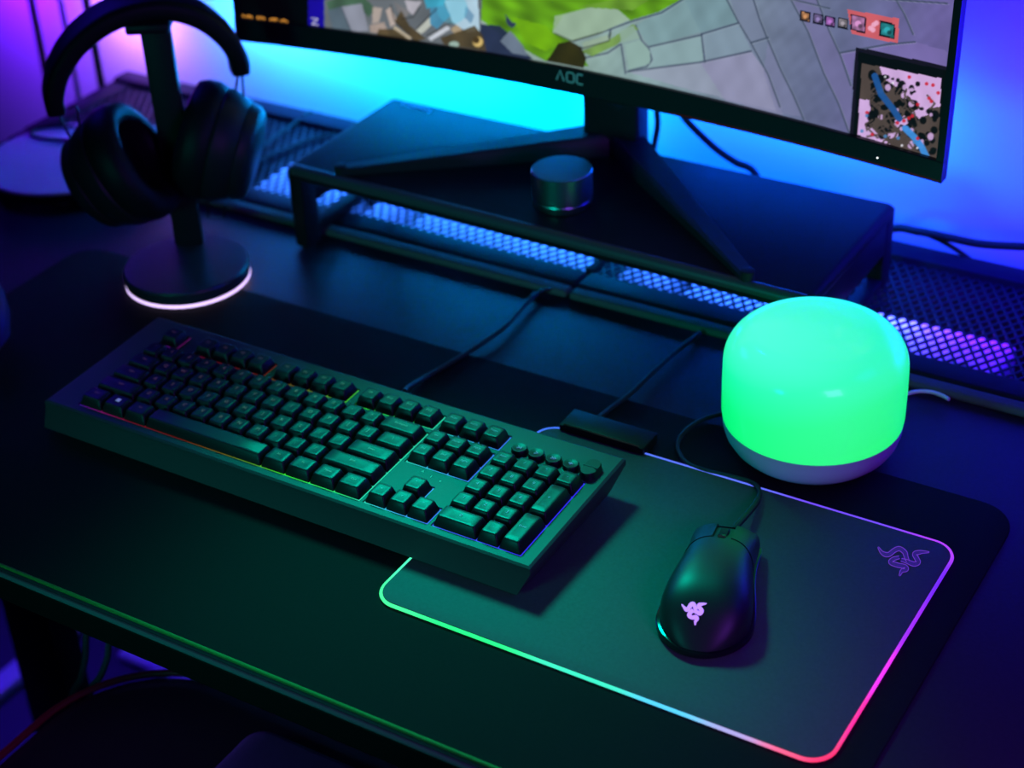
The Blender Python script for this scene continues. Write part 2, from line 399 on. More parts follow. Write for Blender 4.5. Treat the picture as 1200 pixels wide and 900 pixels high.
for (i, j), w in cell.items():
    if not w: continue
    x0, x1, y0, y1 = xs[i], xs[i + 1], ys[j], ys[j + 1]
    for (di, dj, p, q) in ((-1, 0, (x0, y0), (x0, y1)), (1, 0, (x1, y0), (x1, y1)), (0, -1, (x0, y0), (x1, y0)), (0, 1, (x0, y1), (x1, y1))):
        if not cell.get((i + di, j + dj), True): bm.faces.new((V(*p, 0), V(*q, 0), V(*q, DEP), V(*p, DEP)))
# outer skirt: edge bevel, then sides that lean in towards the bottom
def side(x0, x1, y0, y1, z): return [(x0, y0, z), (x1, y0, z), (x1, y1, z), (x0, y1, z)]
top = [V(xs[0], ys[0], 0), V(xs[-1], ys[0], 0), V(xs[-1], ys[-1], 0), V(xs[0], ys[-1], 0)]
bl0 = -(KZ - .0085)
blev = [(KX0, KX1, KY0, KY1, -.0012), (KX0, KX1, KY0, KY1, -.006), (KX0 - .002, KX1 - .009, KY0 - .0055, KY1 - .012, None)]
rings = []
for x0, x1, y0, y1, z in blev:
    if z is None: rings.append([bm.verts.new((x, y, bl0 - y * KT)) for x, y, _ in side(x0, x1, y0, y1, 0)])
    else: rings.append([bm.verts.new(p) for p in side(x0, x1, y0, y1, z)])
# top border as fans between grid border verts and the first ring
bord = [[V(x, ys[0], 0) for x in xs], [V(xs[-1], y, 0) for y in ys], [V(x, ys[-1], 0) for x in xs[::-1]], [V(xs[0], y, 0) for y in ys[::-1]]]
for k in range(4):
    a, b = rings[0][k], rings[0][(k + 1) % 4]
    bm.faces.new((a, b, *bord[k][::-1]))
for r0, r1 in zip(rings, rings[1:]):
    for k in range(4): bm.faces.new((r0[k], r1[k], r1[(k + 1) % 4], r0[(k + 1) % 4]))
bm.faces.new(rings[-1])
case = obj('case', bm, M['case'], kb, 25, world=False)
bm = B()
for w in WL:
    bm.faces.new([bm.verts.new(p) for p in ((w[0], w[2], DEP), (w[1], w[2], DEP), (w[1], w[3], DEP), (w[0], w[3], DEP))])
bk = obj('backlight', bm, M['backlight'], kb, world=False); bk['label'] = 'rainbow coloured light showing between the keys'
for fx in (.02, .40):
    for fy in (.01, .11):
        bm = B(); zb = -(KZ - .0062) - fy * KT if fx > .3 else -(KZ - .0031) - fy * KT
        lathe(bm, [(.007, zb), (.007, bl0 - fy * KT + .001)], (fx, fy, 0), 20); obj('rubber_foot', bm, M['rubber'], kb, world=False)
# keycaps
def text_mesh(s, size):
    c = bpy.data.curves.new('t', 'FONT'); c.body = s; c.size = size; c.align_x = 'CENTER'; c.align_y = 'CENTER'; c.resolution_u = 2
    o = bpy.data.objects.new('t', c); COL.objects.link(o)
    bpy.context.view_layer.update()
    me = bpy.data.meshes.new_from_object(o.evaluated_get(bpy.context.evaluated_depsgraph_get()))
    bpy.data.objects.remove(o); bpy.data.curves.remove(c)
    return me
def keycap(name, x, y, w, h, legend='', H=.0083, size=.0042, align=0):
    bm = B()
    bw, bh = w * U / 2 - .00042, h * U / 2 - .00042
    tw, th = bw - .0029, bh - .0025; oy = .0006
    rings = []
    for hx, hy, r, z, sy in ((bw, bh, .0008, -.0008, 0), (bw, bh, .0008, 0, 0), (tw + .0006, th + .0006, .0016, H - .0010, oy), (tw + .0002, th + .0002, .0018, H - .0003, oy), (tw - .0005, th - .0005, .0016, H, oy), (tw * .55, th * .6, .001, H - .0003, oy)):
        rings.append([(a, b, z) for a, b in rrect(hx, hy, r, 3, 0, sy)])
    loft(bm, rings, True)
    finish(bm, 40)
    if legend:
        me = text_mesh(legend, size)
        for v in me.vertices: v.co = (v.co.x, v.co.y + oy + .0008, H + .00012)
        n0 = len(bm.faces); bm.from_mesh(me); bpy.data.meshes.remove(me)
        bm.faces.ensure_lookup_table()
        for f in bm.faces[n0:]:
            f.material_index = 1; f.smooth = False
            f.normal_update()
            if f.normal.z < 0: f.normal_flip()
    o = obj(name, bm, [M['key'], M['legend']], kb, recalc=False, world=False)
    o.location = ((x + w / 2) * U, (y + h / 2) * U, 0)
    return o
rows = [
    (4, [('`', 1)] + [(c, 1) for c in '1234567890-='] + [('Backspace', 2)]),
    (3, [('Tab', 1.5)] + [(c, 1) for c in 'QWERTYUIOP[]'] + [('\\', 1.5)]),
    (2, [('Caps', 1.75)] + [(c, 1) for c in "ASDFGHJKL;'"] + [('Enter', 2.25)]),
    (1, [('Shift', 2.25)] + [(c, 1) for c in 'ZXCVBNM,./'] + [('Shift', 2.75)]),
    (0, [('Ctrl', 1.25), ('', 1.25), ('Alt', 1.25), ('', 6.25), ('Alt', 1.25), ('Fn', 1.25), ('Menu', 1.25), ('Ctrl', 1.25)]),
]
for y, ks in rows:
    x = 0
    for t, w in ks:
        nm = 'keycap' if w == 1 else 'space_bar' if w > 6 else 'modifier_keycap'
        o = keycap(nm, x, y, w, 1, t, size=.0048 if len(t) == 1 else .0030)
        if y == 0 and x == 1.25:   # four-pane symbol on the second key
            bm = B()
            for a in (-1, 1):
                for b in (-1, 1): box(bm, a * .0010 - .0008, a * .0010 + .0008, .0012 + b * .0010 - .0008, .0012 + b * .0010 + .0008, .0080, .0084)
            s = obj('pane_symbol', bm, mat('pane_symbol_print', (.5, .5, .6), .5, emis=srgb(150, 150, 230), es=.35), o, world=False)
        x += w
keycap('function_keycap', 0, FB, 1, 1, 'Esc', size=.003)
for k in range(12): keycap('function_keycap', [2, 3, 4, 5, 6.5, 7.5, 8.5, 9.5, 11, 12, 13, 14][k], FB, 1, 1, 'F%d' % (k + 1), size=.0036)
for k, t in enumerate(('PrtSc', 'ScrLk', 'Pause')): keycap('function_keycap', 15.25 + k, FB, 1, 1, t, size=.0028)
for k, t in enumerate(('Ins', 'Home', 'PgUp', 'Del', 'End', 'PgDn')): keycap('navigation_keycap', 15.25 + k % 3, 4 - k // 3, 1, 1, t, size=.0029)
ARR = {'up': (16.25, 1), 'l': (15.25, 0), 'd': (16.25, 0), 'r': (17.25, 0)}
for n, t in (('up', '^'), ('l', '<'), ('d', 'v'), ('r', '>')): keycap('arrow_keycap', *ARR[n], 1, 1, t, size=.0036)
for k, t in enumerate(('Num', '/', '*', '-')): keycap('numpad_keycap', 18.5 + k, 4, 1, 1, t, size=.0042 if len(t) == 1 else .0029)
for k, t in enumerate('789456123'): keycap('numpad_keycap', 18.5 + k % 3, 3 - k // 3, 1, 1, t, size=.0046)
keycap('numpad_keycap', 21.5, 2, 1, 2, '+', size=.0046); keycap('numpad_keycap', 21.5, 0, 1, 2, 'Enter', size=.0029)
keycap('numpad_keycap', 18.5, 0, 2, 1, '0', size=.0046); keycap('numpad_keycap', 20.5, 0, 1, 1, '.', size=.0046)
# round media buttons and the volume rocker
kinv = (Matrix.Translation((0, 0, KZ)) @ Matrix.Rotation(KT, 4, 'X')).inverted()
MB = [kinv @ at(u, v, z=.0420) for u, v in ((608.5, 524), (628.3, 530), (648.7, 536), (668.8, 542.5))]
ROCK = kinv @ at(690.5, 549.5, z=.0425)
my = sum(p.y for p in MB) / 4
sym = [[[(-.0018, -.0014), (.0004, 0), (-.0018, .0014)], [(.0014, -.0014), (.0014, .0014)]], [[(-.0012, -.0016), (.0014, 0), (-.0012, .0016)]], [[(-.0020, -.0014), (.0, 0), (-.0020, .0014)], [(.0002, -.0014), (.0022, 0), (.0002, .0014)]], [[(-.0018, 0), (.0018, 0)], [(0, -.0014), (0, .0014)]]]
for k, p in enumerate(MB):
    bm = B(); lathe(bm, [(.0074, -.001), (.0074, .0002), (.0066, .0004), (.0064, .0038), (.0058, .0046), (.0050, .0046), (.003, .0041), (0, .0040)], (p.x, my, 0), 32)
    o = obj('media_button', bm, M['key'], kb, world=False)
    bm = B()
    for st in sym[k]: ribbon(bm, st, .0006, lambda x, y, h, p=p: Vector((p.x + x, my + y, .0042 + h)), .0004)
    obj('symbol', bm, M['legend'], o, world=False)
bm = B()
ol = rrect(.0066, .0105, .0064, 8, 0, 0)
loft(bm, [[(ROCK.x + a * s, my + .0012 + b * s2, z) for a, b in ol] for s, s2, z in ((1.12, 1.06, -.001), (1.1, 1.05, .0003), (1, 1, .0012), (.98, .98, .005), (.88, .92, .0062))])
for v in bm.verts:
    if v.co.z > .004: v.co.z -= .0022 * max(0, 1 - abs(v.co.y - my - .0012) / .006) + .0
rk = obj('volume_rocker', bm, M['key'], kb, world=False)
bm = B(); box(bm, ROCK.x - .0062, ROCK.x + .0062, my + .0005, my + .0019, .0036, .0066, .0004, 1); obj('centre_ridge', bm, M['case'], rk, world=False)
for u, v, s in ((495.5, 552, 'A'), (505, 558, '1'), (516, 563, 'o')):
    p = kinv @ at(u, v, z=.036)
    me = text_mesh(s, .0034); b2 = B(); b2.from_mesh(me)
    for q in b2.verts: q.co = (q.co.x + p.x, q.co.y + p.y, .0002)
    obj('indicator_mark', b2, M['indicator'], kb, world=False)
bm = B(); tube(bm, [kinv @ q for q in ([at(474, 459, z=.026), at(480, 453, z=.016), at(500, 441, z=.0065)] + [at(u, v, z=.0055) for u, v in ((530, 424), (565, 402), (595, 380), (615, 357), (632, 343), (650, 339))] + [at(662, 344, z=.004)])], .0024, 10)
obj('cable', bm, M['cable'], kb, world=False)

# ------------------------------------------------------------------ mouse
mr = at(818, 768, z=.008); mf = at(849, 634, z=.028)
mdir = Vector((mf.x - mr.x, mf.y - mr.y, 0)); ML = .127; MYAW = math.atan2(mdir.y, mdir.x) - math.pi / 2
mo = Vector((mr.x - .001, mr.y, .0063)) - mdir.normalized() * .003
mouse = thing('mouse', mo, 'black wired gaming mouse with a lit purple emblem on the mouse pad', 'computer mouse', (0, 0, MYAW))
def mw(t):   # half width along the length, 0 rear .. 1 front
    t = min(1, max(0, t))
    body = .0292 + .0043 * math.cos((t - .26) * math.pi * 1.75) + .0010 * t
    return body * (max(0, 1 - (1 - min(1, t / .30)) ** 2.3) ** .5) * (1 - .10 * max(0, (t - .88) / .12) ** 2.5)
def mh(t):
    t = min(1, max(0, t))
    a = .0375 * (1 - ((t - .42) / .60) ** 2 * .46) if t > .42 else .0375 * (1 - ((.42 - t) / .42) ** 2.6 * .87)
    return a
def ms(t, s, lift=0):   # surface point; s across -1..1
    a = s * math.pi / 2
    ca, sa = math.cos(a), math.sin(a)
    w, h = mw(t) + lift, mh(t) - .003 + lift
    cx = math.copysign(abs(sa) ** .72, sa); cz = abs(ca) ** .62
    return Vector((w * cx * (1 - .06 * (1 - cz)), t * ML, .003 + h * cz))
def seam(s): return .655 + .125 * (1 - min(1, abs(s) / .85) ** 1.6)
NS, NT = 48, 30
SS = [-1 + 2 * i / NS for i in range(NS + 1)]
def patch(bm, S, f, n, lift=0):
    vs = [[bm.verts.new(ms(f(s, k / n), s, lift)) for s in S] for k in range(n + 1)]
    for a, b in zip(vs, vs[1:]):
        for i in range(len(S) - 1): bm.faces.new((a[i], a[i + 1], b[i + 1], b[i]))
    return vs
bm = B(); patch(bm, SS, lambda s, k: .0008 + (seam(s) - .0008 - .008) * k ** 1.15, NT)
# inner deck seen in the seam, a little below the buttons
patch(bm, SS, lambda s, k: seam(s) - .02 + (.97 - seam(s) + .02) * k, 10, -.0022)
shell = obj('shell', bm, M['mouse'], mouse, 50, world=False)
for sgn, nm in ((-1, 'left_button'), (1, 'right_button')):
    S = [sgn * (.10 + .78 * i / 20) for i in range(21)]
    bm = B(); vs = patch(bm, S, lambda s, k: seam(s) + (1.0 - seam(s)) * k, 16, .0004)
    def dishz(s): return .0016 * max(0, 1 - abs(abs(s) - .45) / .4)
    for r in range(len(vs)):
        for c, v in enumerate(vs[r]): v.co.z -= dishz(S[c]) * (r / 16)
    ext = bmesh.ops.extrude_face_region(bm, geom=bm.faces[:])
    for v in [e for e in ext['geom'] if isinstance(e, bmesh.types.BMVert)]: v.co.z -= .0016
    obj(nm, bm, M['mouse'], mouse, 40, world=False)
for sgn in (-1, 1):
    S = [sgn * (.885 + .115 * i / 4) for i in range(5)]
    bm = B(); patch(bm, S, lambda s, k: .60 + .385 * k, 14, .0002); obj('side_wall', bm, M['mouse'], mouse, 40, world=False)
fr = ML * .985
bm = B(); loft(bm, [[ms(.99, s) + Vector((0, 0, -.0018)) for s in SS], [Vector((ms(.985, s).x * .97, ML * .978, .0030 + (ms(.985, s).z - .003) * .45)) for s in SS], [Vector((ms(.985, s).x * .95, ML * .985, .0032)) for s in SS]], False, False)
obj('front_wall', bm, M['black'], mouse, world=False)
bm = B(); lathe(bm, [(.0095, -.0035), (.0118, -.0028), (.0118, .0028), (.0095, .0035)], (0, ML * .86, .0165), 28, (1, 0, 0)); wl = obj('scroll_wheel', bm, M['rubber'], mouse, world=False)
bm = B(); box(bm, -.0030, .0030, ML * .74, ML * .80, mh(.77) - .003, mh(.77) + .0003, .0008, 2); obj('dpi_button', bm, M['gloss'], mouse, world=False)
base = []
for k in range(64):
    a = k / 64 * 2 * math.pi
    t = .5 - .5 * math.cos(a); base.append((math.copysign(1, math.sin(a)) * (mw(max(t, .0)) + .0008) if 0 < k < 64 and k != 32 else 0, -.001 + t * (ML - .002)))
bm = B(); loft(bm, [[(x * s, (y - ML / 2) * s2 + ML / 2, z) for x, y in base] for s, s2, z in ((.93, .97, .0002), (1.0, 1.0, .0025), (1.0, 1.0, .0062), (.97, .985, .0068))]); obj('skirt', bm, M['gloss'], mouse, 40, world=False)
# emblem on the palm rest: traced and laid on the shell by casting rays
me = shell.data; Mw = Matrix.Translation(mo) @ Matrix.Rotation(MYAW, 4, 'Z'); Mi = Mw.inverted()
bt = BVHTree.FromPolygons([v.co.copy() for v in me.vertices], [tuple(p.vertices) for p in me.polygons])
def onmouse(x, y, h):
    o = Mi @ CAM; d = (Mi.to_3x3() @ ray(x, y)).normalized()
    hit = bt.ray_cast(o, d)
    if hit[0] is None: return Mi @ at(x, y, z=.04)
    n = hit[1] if hit[1].z > 0 else -hit[1]
    return hit[0] + n * (h + .00012)
Z = lambda pts: [(780 + a / 15, 690 + b / 15) for a, b in pts]
E1 = Z([(285, 275), (330, 330), (375, 370), (415, 330), (450, 275), (490, 270), (520, 330), (530, 370)])
E2 = Z([(722, 262), (650, 270), (590, 290), (600, 335), (635, 385), (605, 435), (550, 410), (500, 385)])
E3 = Z([(520, 640), (525, 580), (550, 520), (525, 495), (470, 505), (415, 470), (440, 415), (490, 375)])
bm = B()
for S in (E1, E2, E3):
    P = c2(S, 6); n = len(P); ribbon(bm, P, [1.2 + 3.6 * min(1, i / n * 4) for i in range(n)], onmouse, .00025)
em = obj('emblem', bm, M['logo_mouse'], mouse, world=False); em['label'] = 'glowing lilac emblem of three entwined snakes'
bm = B(); cp = [Mw @ Vector((.0, ML * .965, .010))] + [at(u, v, z=z) for u, v, z in ((862, 618, .020), (876, 602, .016), (887, 588, .0115), (890, 575, .0095), (880, 565, .0075), (855, 558, .006), (825, 551, .0056), (803, 541, .0056), (794, 523, .0056), (803, 505, .0056), (825, 491, .0056), (855, 482, .0056))]
cp += [Vector((.53, .375, .0036))]
tube(bm, [Mi @ p for p in cp], lambda t: .0026 if t < .25 else .0019, 10); obj('cable', bm, M['cable'], mouse, world=False)

# ------------------------------------------------------------------ table lamp
LC = (.541, .268, .003)
lamp = thing('table_lamp', LC, 'round glowing green table lamp with a pale base behind the mouse pad', 'lamp')
bm = B(); lathe(bm, [(0, 0), (.054, 0), (.0595, .0015), (.0650, .007), (.0692, .014), (.0712, .021), (.0718, .0285)], LC, 96)
lb = obj('base', bm, M['lampbase'], lamp, 60); lb['label'] = 'pale lilac base of the lamp'
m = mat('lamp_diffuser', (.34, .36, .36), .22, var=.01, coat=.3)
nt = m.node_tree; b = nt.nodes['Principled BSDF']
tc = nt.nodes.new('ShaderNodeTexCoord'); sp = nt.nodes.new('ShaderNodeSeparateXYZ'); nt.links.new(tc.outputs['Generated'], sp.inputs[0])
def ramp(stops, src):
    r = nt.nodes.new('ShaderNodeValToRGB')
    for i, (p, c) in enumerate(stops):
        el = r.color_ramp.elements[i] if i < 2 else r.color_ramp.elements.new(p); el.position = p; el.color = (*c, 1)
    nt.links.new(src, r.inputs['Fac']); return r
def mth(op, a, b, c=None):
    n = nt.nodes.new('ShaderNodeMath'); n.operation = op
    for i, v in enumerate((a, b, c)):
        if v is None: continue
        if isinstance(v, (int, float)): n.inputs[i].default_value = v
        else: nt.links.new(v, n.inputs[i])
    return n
mix = mth('MULTIPLY_ADD', sp.outputs['X'], -.26, mth('MULTIPLY_ADD', sp.outputs['Y'], -.16, mth('MULTIPLY_ADD', sp.outputs['Z'], .80, .30).outputs[0]).outputs[0])  # cyan shift towards top and left paints in light from the wall
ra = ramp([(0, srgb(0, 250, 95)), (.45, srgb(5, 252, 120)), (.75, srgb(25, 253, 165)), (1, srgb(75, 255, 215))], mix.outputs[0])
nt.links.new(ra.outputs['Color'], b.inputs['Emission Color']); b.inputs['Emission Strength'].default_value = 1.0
prof = [(.0718, .029), (.0726, .034), (.0728, .06), (.0724, .078)]
for k in range(1, 13):
    a = k / 12 * math.pi / 2; prof.append((.0724 - .030 * (1 - math.cos(a)) - .0, .078 + .030 * math.sin(a)))
prof += [(.034, .1096), (.022, .1106), (0, .111)]
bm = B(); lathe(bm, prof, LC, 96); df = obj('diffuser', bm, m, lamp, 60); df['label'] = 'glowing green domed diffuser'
bm = B(); tube(bm, [at(u, v, z=.008) for u, v in ((1046, 470), (1056, 464), (1066, 460.5), (1078, 458.5), (1092, 459.5), (1104, 463.5), (1112, 468))] + [(at(1130, 480, z=.002).x, .40, .001)][:0], .0016, 8); cb = obj('cable', bm, M['white'], lamp); cb['label'] = 'thin white cable'

# ------------------------------------------------------------------ riser
RX0, RX1, RY0, RY1, RZ = -.0455, .506, .3515, .536, .09
YAW = -.0135
riser = thing('monitor_riser', (RX0, RY0, 0), 'low black metal riser under the monitor, standing in front of the wall', 'monitor riser')
def ry(x, y): return y + (0 if y > .45 else (x - RX0) * -.022)
bm = B(); box(bm, RX0, RX1, RY0, RY1, RZ - .016, RZ, .0065, 4)
for v in bm.verts: v.co.y = ry(v.co.x, v.co.y)
obj('top_panel', bm, M['riser'], riser)
bm = B(); e0, e1 = ry(RX0, RY0), ry(RX1, RY0)
tube(bm, [(RX0 + .006, e0 + .0052, RZ - .0052), (RX1 - .006, e1 + .0052, RZ - .0052)], .0062, 16, 0); obj('front_highlight', bm, mat('riser_edge_highlight', (.055, .06, .06), .38, var=.1, scale=200), riser)  # lighter bar added to paint the reflection on the front bevel
for s, x in ((0, RX0), (1, RX1)):
    y0 = ry(x, RY0); xa, xb = (x + .0005, x + .016) if s == 0 else (x - .016, x - .0005)
    bm = B()
    box(bm, xa, xb, y0 + .0005, y0 + .024, .002, RZ - .004, .002)
    box(bm, xa, xb, RY1 - .022, RY1 - .0005, .0096, RZ - .004, .002)
    box(bm, xa, xb, y0 + .02, RY1 - .02, .0102, .0205, .002)
    box(bm, xa, xb, y0 + .02, RY1 - .02, .046, RZ - .004, .002)
    obj('side_frame', bm, M['riser'], riser)
    for fy in (y0 + .012, ):
        bm = B(); lathe(bm, [(.007, .0002), (.007, .003)], ((xa + xb) / 2, fy, 0), 20); obj('foot', bm, M['rubber'], riser)
# faint script mark at the far left corner
bm = B()
pts = [(468, 118), (471, 115), (473, 119), (476, 117), (478, 121), (481, 118), (483, 122), (486, 119), (488, 123), (491, 120), (493, 124), (497, 122), (499, 127), (502, 124)]
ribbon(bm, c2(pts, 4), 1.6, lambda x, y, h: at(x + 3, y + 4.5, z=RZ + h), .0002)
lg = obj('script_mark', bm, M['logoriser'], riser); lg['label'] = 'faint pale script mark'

# puck on the riser
KC = (.2365, .401, RZ)
puck = thing('puck_speaker', KC, 'small round brushed metal puck standing on the riser in front of the monitor', 'speaker')
bm = B(); lathe(bm, [(0, .0098), (.0270, .0098), (.0278, .0106), (.0278, .0350), (.0272, .0358), (.0, .0360)], KC, 72); obj('body', bm, M['alu'], puck, 30)
bm = B(); lathe(bm, [(0, 0), (.0240, 0), (.0262, .0015), (.0272, .0076), (.0268, .0086), (.0252, .0088), (.0252, .0100), (0, .0100)], KC, 72); obj('foot_ring', bm, M['alu'], puck, 30)

# ------------------------------------------------------------------ monitor
MC = .2275; HALF = .3565; YC = .4358; SAG = .0285; MZ = .183; MT = .60
RAD = (HALF ** 2 + SAG ** 2) / (2 * SAG); TILT = math.tan(math.radians(2.5))
def scr(x, z, d=0):   # x from centre, z above monitor bottom, d depth behind the front
    if x < 0: x *= 1.016
    return Vector((MC + x, YC - (RAD - math.sqrt(RAD * RAD - x * x)) + d + z * TILT, MZ + z))
MHGT = .425
mon = thing('monitor', (MC, .52, RZ), 'large curved black monitor showing a game, standing on the riser', 'monitor')
NX = 48
def slab(bm, x0, x1, z0, z1, d0, d1, nx=NX, bev=.0015):
    xs = [x0 + (x1 - x0) * i / nx for i in range(nx + 1)]
    rings = []
    for x in xs:
        rings.append([scr(x, z0 + bev, d0), scr(x, z0, d0 + bev), scr(x, z0, d1 - bev), scr(x, z0 + bev, d1), scr(x, z1 - bev, d1), scr(x, z1, d1 - bev), scr(x, z1, d0 + bev), scr(x, z1 - bev, d0)])
    loft(bm, rings, True)
bm = B(); slab(bm, -HALF, HALF, 0, MHGT, .006, .013); slab(bm, -.26, .26, .05, .36, .012, .040, 24); hs = obj('housing', bm, M['black'], mon)
BB, BS, BT = .0235, .0065, .0065
bm = B(); slab(bm, -HALF, HALF, 0, BB, 0, .0065, bev=.0008); 
for v in bm.verts:
    lx_ = (v.co.x - MC) / HALF; lz_ = v.co.z - MZ
    if lz_ > .01: v.co.z -= .0050 * max(0, lx_) ** 1.2; v.co.y -= .0050 * max(0, lx_) ** 1.2 * TILT
bz = obj('bottom_bezel', bm, M['bezel'], mon)
for a, b in ((-HALF, -HALF + BS), (HALF - BS, HALF)):
    bm = B(); slab(bm, a, b, BB - .006, MHGT, .0005, .0065, 2, .0006); obj('side_bezel', bm, M['bezel'], mon)
bm = B(); slab(bm, -HALF, HALF, MHGT - BT, MHGT, .0004, .0065, bev=.0006); obj('top_bezel', bm, M['bezel'], mon)
bm = B(); slab(bm, .10, HALF - .002, .0016, .0024, -.0003, .001, 24, .0002); al = obj('red_reflection', bm, mat('reflection_red', (.12, .005, .01), .5, emis=srgb(120, 5, 20), es=.12), mon); al['label'] = 'thin dark red painted reflection'  # reflection of the red piping, painted as a faintly glowing strip
bm = B(); lathe(bm, [(.0005, -.0003), (.0005, .0006)], scr(at(1025, 190, y=.41).x - MC, .0075, 0), 12, (0, -1, 0)); obj('power_light', bm, M['led_tiny'], mon)
# brand lettering on the bezel
def onbez(x, z, h): return scr(x, z, -h)
bm = B()
lx = at(668, 91, y=YC).x - MC; lz = at(668, 91, y=YC).z - MZ
s = .0064
for st in ([(-2.2, -.72), (-1.62, .75), (-1.0, -.72)], [(-.55, -.5), (-.55, .5), (-.35, .7), (.4, .7), (.6, .5), (.6, -.5), (.4, -.7), (-.35, -.7), (-.55, -.5)], [(2.0, .7), (1.25, .7), (1.05, .5), (1.05, -.5), (1.25, -.7), (2.0, -.7)]):
    ribbon(bm, [(lx + a * s, lz + b * s) for a, b in st], .0015, onbez, .0005)
lo = obj('brand_lettering', bm, M['aoc'], mon); lo['label'] = 'grey letters AOC on the bezel'
# neck and V-shaped foot
bm = B(); box(bm, MC - .030, MC + .030, .508, .533, RZ + .0002, .40, .004, 3); obj('neck', bm, M['black'], mon)
bm = B(); box(bm, MC - .05, MC + .05, .462, .508, .31, .41, .006, 3); obj('mount', bm, M['black'], mon)
def blade(p, q, w0, w1, h0, h1, seg=10):
    p, q = Vector(p), Vector(q); d = (q - p); d.z = 0; d.normalize(); nn = Vector((-d.y, d.x, 0))
    rings = []
    for k in range(seg + 1):
        t = k / seg; c = p.lerp(q, t); w = (w0 + (w1 - w0) * t) / 2; h = h0 + (h1 - h0) * t
        rings.append([c + nn * w + Vector((0, 0, .0003)), c + nn * w + Vector((0, 0, h * .7)), c + nn * w * .75 + Vector((0, 0, h)), c - nn * w * .75 + Vector((0, 0, h)), c - nn * w + Vector((0, 0, h * .7)), c - nn * w + Vector((0, 0, .0003))])
    bm = B(); loft(bm, rings); return bm
for tip in ((.014, .362, RZ), (.445, .349, RZ)):
    lgm = obj('foot_leg', blade((MC + (-.01 if tip[0] < .2 else .01), .522, RZ), tip, .036, .013, .022, .007), M['black'], mon)
    bm = B(); lathe(bm, [(.0062, .0001), (.0062, .0085), (.005, .0092), (0, .0092)], tip, 20); obj('rubber_pad', bm, M['rubber'], lgm)
# picture on the screen: colours per vertex on a fine curved grid, a generic stone floor and grass
SX0, SX1 = -HALF + BS, HALF - BS; SZ0, SZ1 = BB - .0065, MHGT - BT
gx = np.linspace(SX0, SX1, 880); gz = np.concatenate([np.linspace(SZ0, SZ0 + .15, 190), np.linspace(SZ0 + .155, SZ1, 30)])
GX, GZ = np.meshgrid(gx, gz); GX = np.where(GX < 0, GX * 1.016, GX)
WX = MC + GX; WY = YC - (RAD - np.sqrt(RAD ** 2 - GX ** 2)) + .0045 + GZ * TILT; WZ = MZ + GZ
P3 = np.stack([WX - CAM.x, WY - CAM.y, WZ - CAM.z], -1) @ np.array(RM)
PU = 600 + FPX * P3[..., 0] / -P3[..., 2]; PV = 450 - FPX * P3[..., 1] / -P3[..., 2]
C = np.zeros(PU.shape + (3,))
def lerpc(x, ks):
    return np.stack([np.interp(x, [k[0] for k in ks], [k[1][j] for k in ks]) for j in range(3)], -1)
def noise(u, v, f, seed):
    r = np.random.default_rng(seed); s = 0
    for k in range(6):
        a = r.uniform(0, 6.28); ff = f * r.uniform(.5, 1.8); s = s + np.sin((u * math.cos(a) + v * math.sin(a)) * ff + r.uniform(0, 6.28))
    return s / 6
C[:] = lerpc(PU + PV * .3, [(560, (150, 168, 160)), (720, (138, 165, 160)), (800, (128, 152, 158)), (900, (112, 124, 148)), (1000, (98, 104, 140)), (1110, (108, 98, 158))])
C *= (1 + .10 * noise(PU, PV * 1.6, .07, 1) + .05 * noise(PU, PV, .3, 2))[..., None]
def inpoly(pts):
    m = np.zeros(PU.shape, bool); n = len(pts)
    for i in range(n):
        x1, y1 = pts[i]; x2, y2 = pts[(i + 1) % n]
        if y1 == y2: continue
        m ^= ((PV < max(y1, y2)) & (PV >= min(y1, y2)) & (PU < x1 + (PV - y1) * (x2 - x1) / (y2 - y1)))
    return m
def poly(pts, c, a=1., nz=0., f=.25, seed=3):
    m = inpoly(pts); col = np.array(c, float) * (1 + nz * noise(PU, PV, f, seed))[..., None]
    C[m] = (C[m] * (1 - a) + col[m] * a)
def dist(pts):
    d = np.full(PU.shape, 1e9)
    for (x1, y1), (x2, y2) in zip(pts, pts[1:]):
        dx, dy = x2 - x1, y2 - y1; t = np.clip(((PU - x1) * dx + (PV - y1) * dy) / (dx * dx + dy * dy + 1e-9), 0, 1)
        d = np.minimum(d, np.hypot(PU - x1 - t * dx, PV - y1 - t * dy))
    return d
def line(pts, c, w=1.5, a=.8):
    k = np.clip((w - dist(pts)) / .8, 0, 1)[..., None] * a
    C[:] = C * (1 - k) + np.array(c, float) * k
def disc(x, y, r, c, a=1., sy=1.): 
    k = np.clip((r - np.hypot(PU - x, (PV - y) / sy)) / 1.0 + .5, 0, 1)[..., None] * a
    C[:] = C * (1 - k) + np.array(c, float) * k
# slabs of differing tone
poly([(735, 84), (820, 72), (880, 60), (900, 87), (912, 130), (860, 118), (800, 103)], (150, 156, 178), .75, .05)
poly([(820, 72), (880, 60), (900, 87), (918, 135), (850, 118)], (140, 138, 172), .7, .06)
poly([(760, 55), (822, 41), (826, 72), (764, 78)], (138, 166, 170), .8, .05)
poly([(822, 40), (865, 27), (880, 58), (824, 72)], (128, 148, 165), .8, .05)
poly([(745, 30), (800, -5), (852, -5), (864, 26), (760, 54)], (120, 152, 158), .7, .08)
poly([(800, -5), (852, -5), (864, 26), (822, 40)], (108, 138, 150), .4, .08)
poly([(852, -10), (882, -10), (897, 45), (880, 50), (866, 25)], (118, 128, 155), .7, .05)
poly([(925, -5), (956, -5), (985, 65), (998, 100), (997, 158), (982, 120), (965, 85), (947, 37)], (116, 110, 158), .6, .06)
poly([(900, 47), (915, 82), (940, 137), (910, 132), (895, 85)], (122, 124, 160), .6, .05)
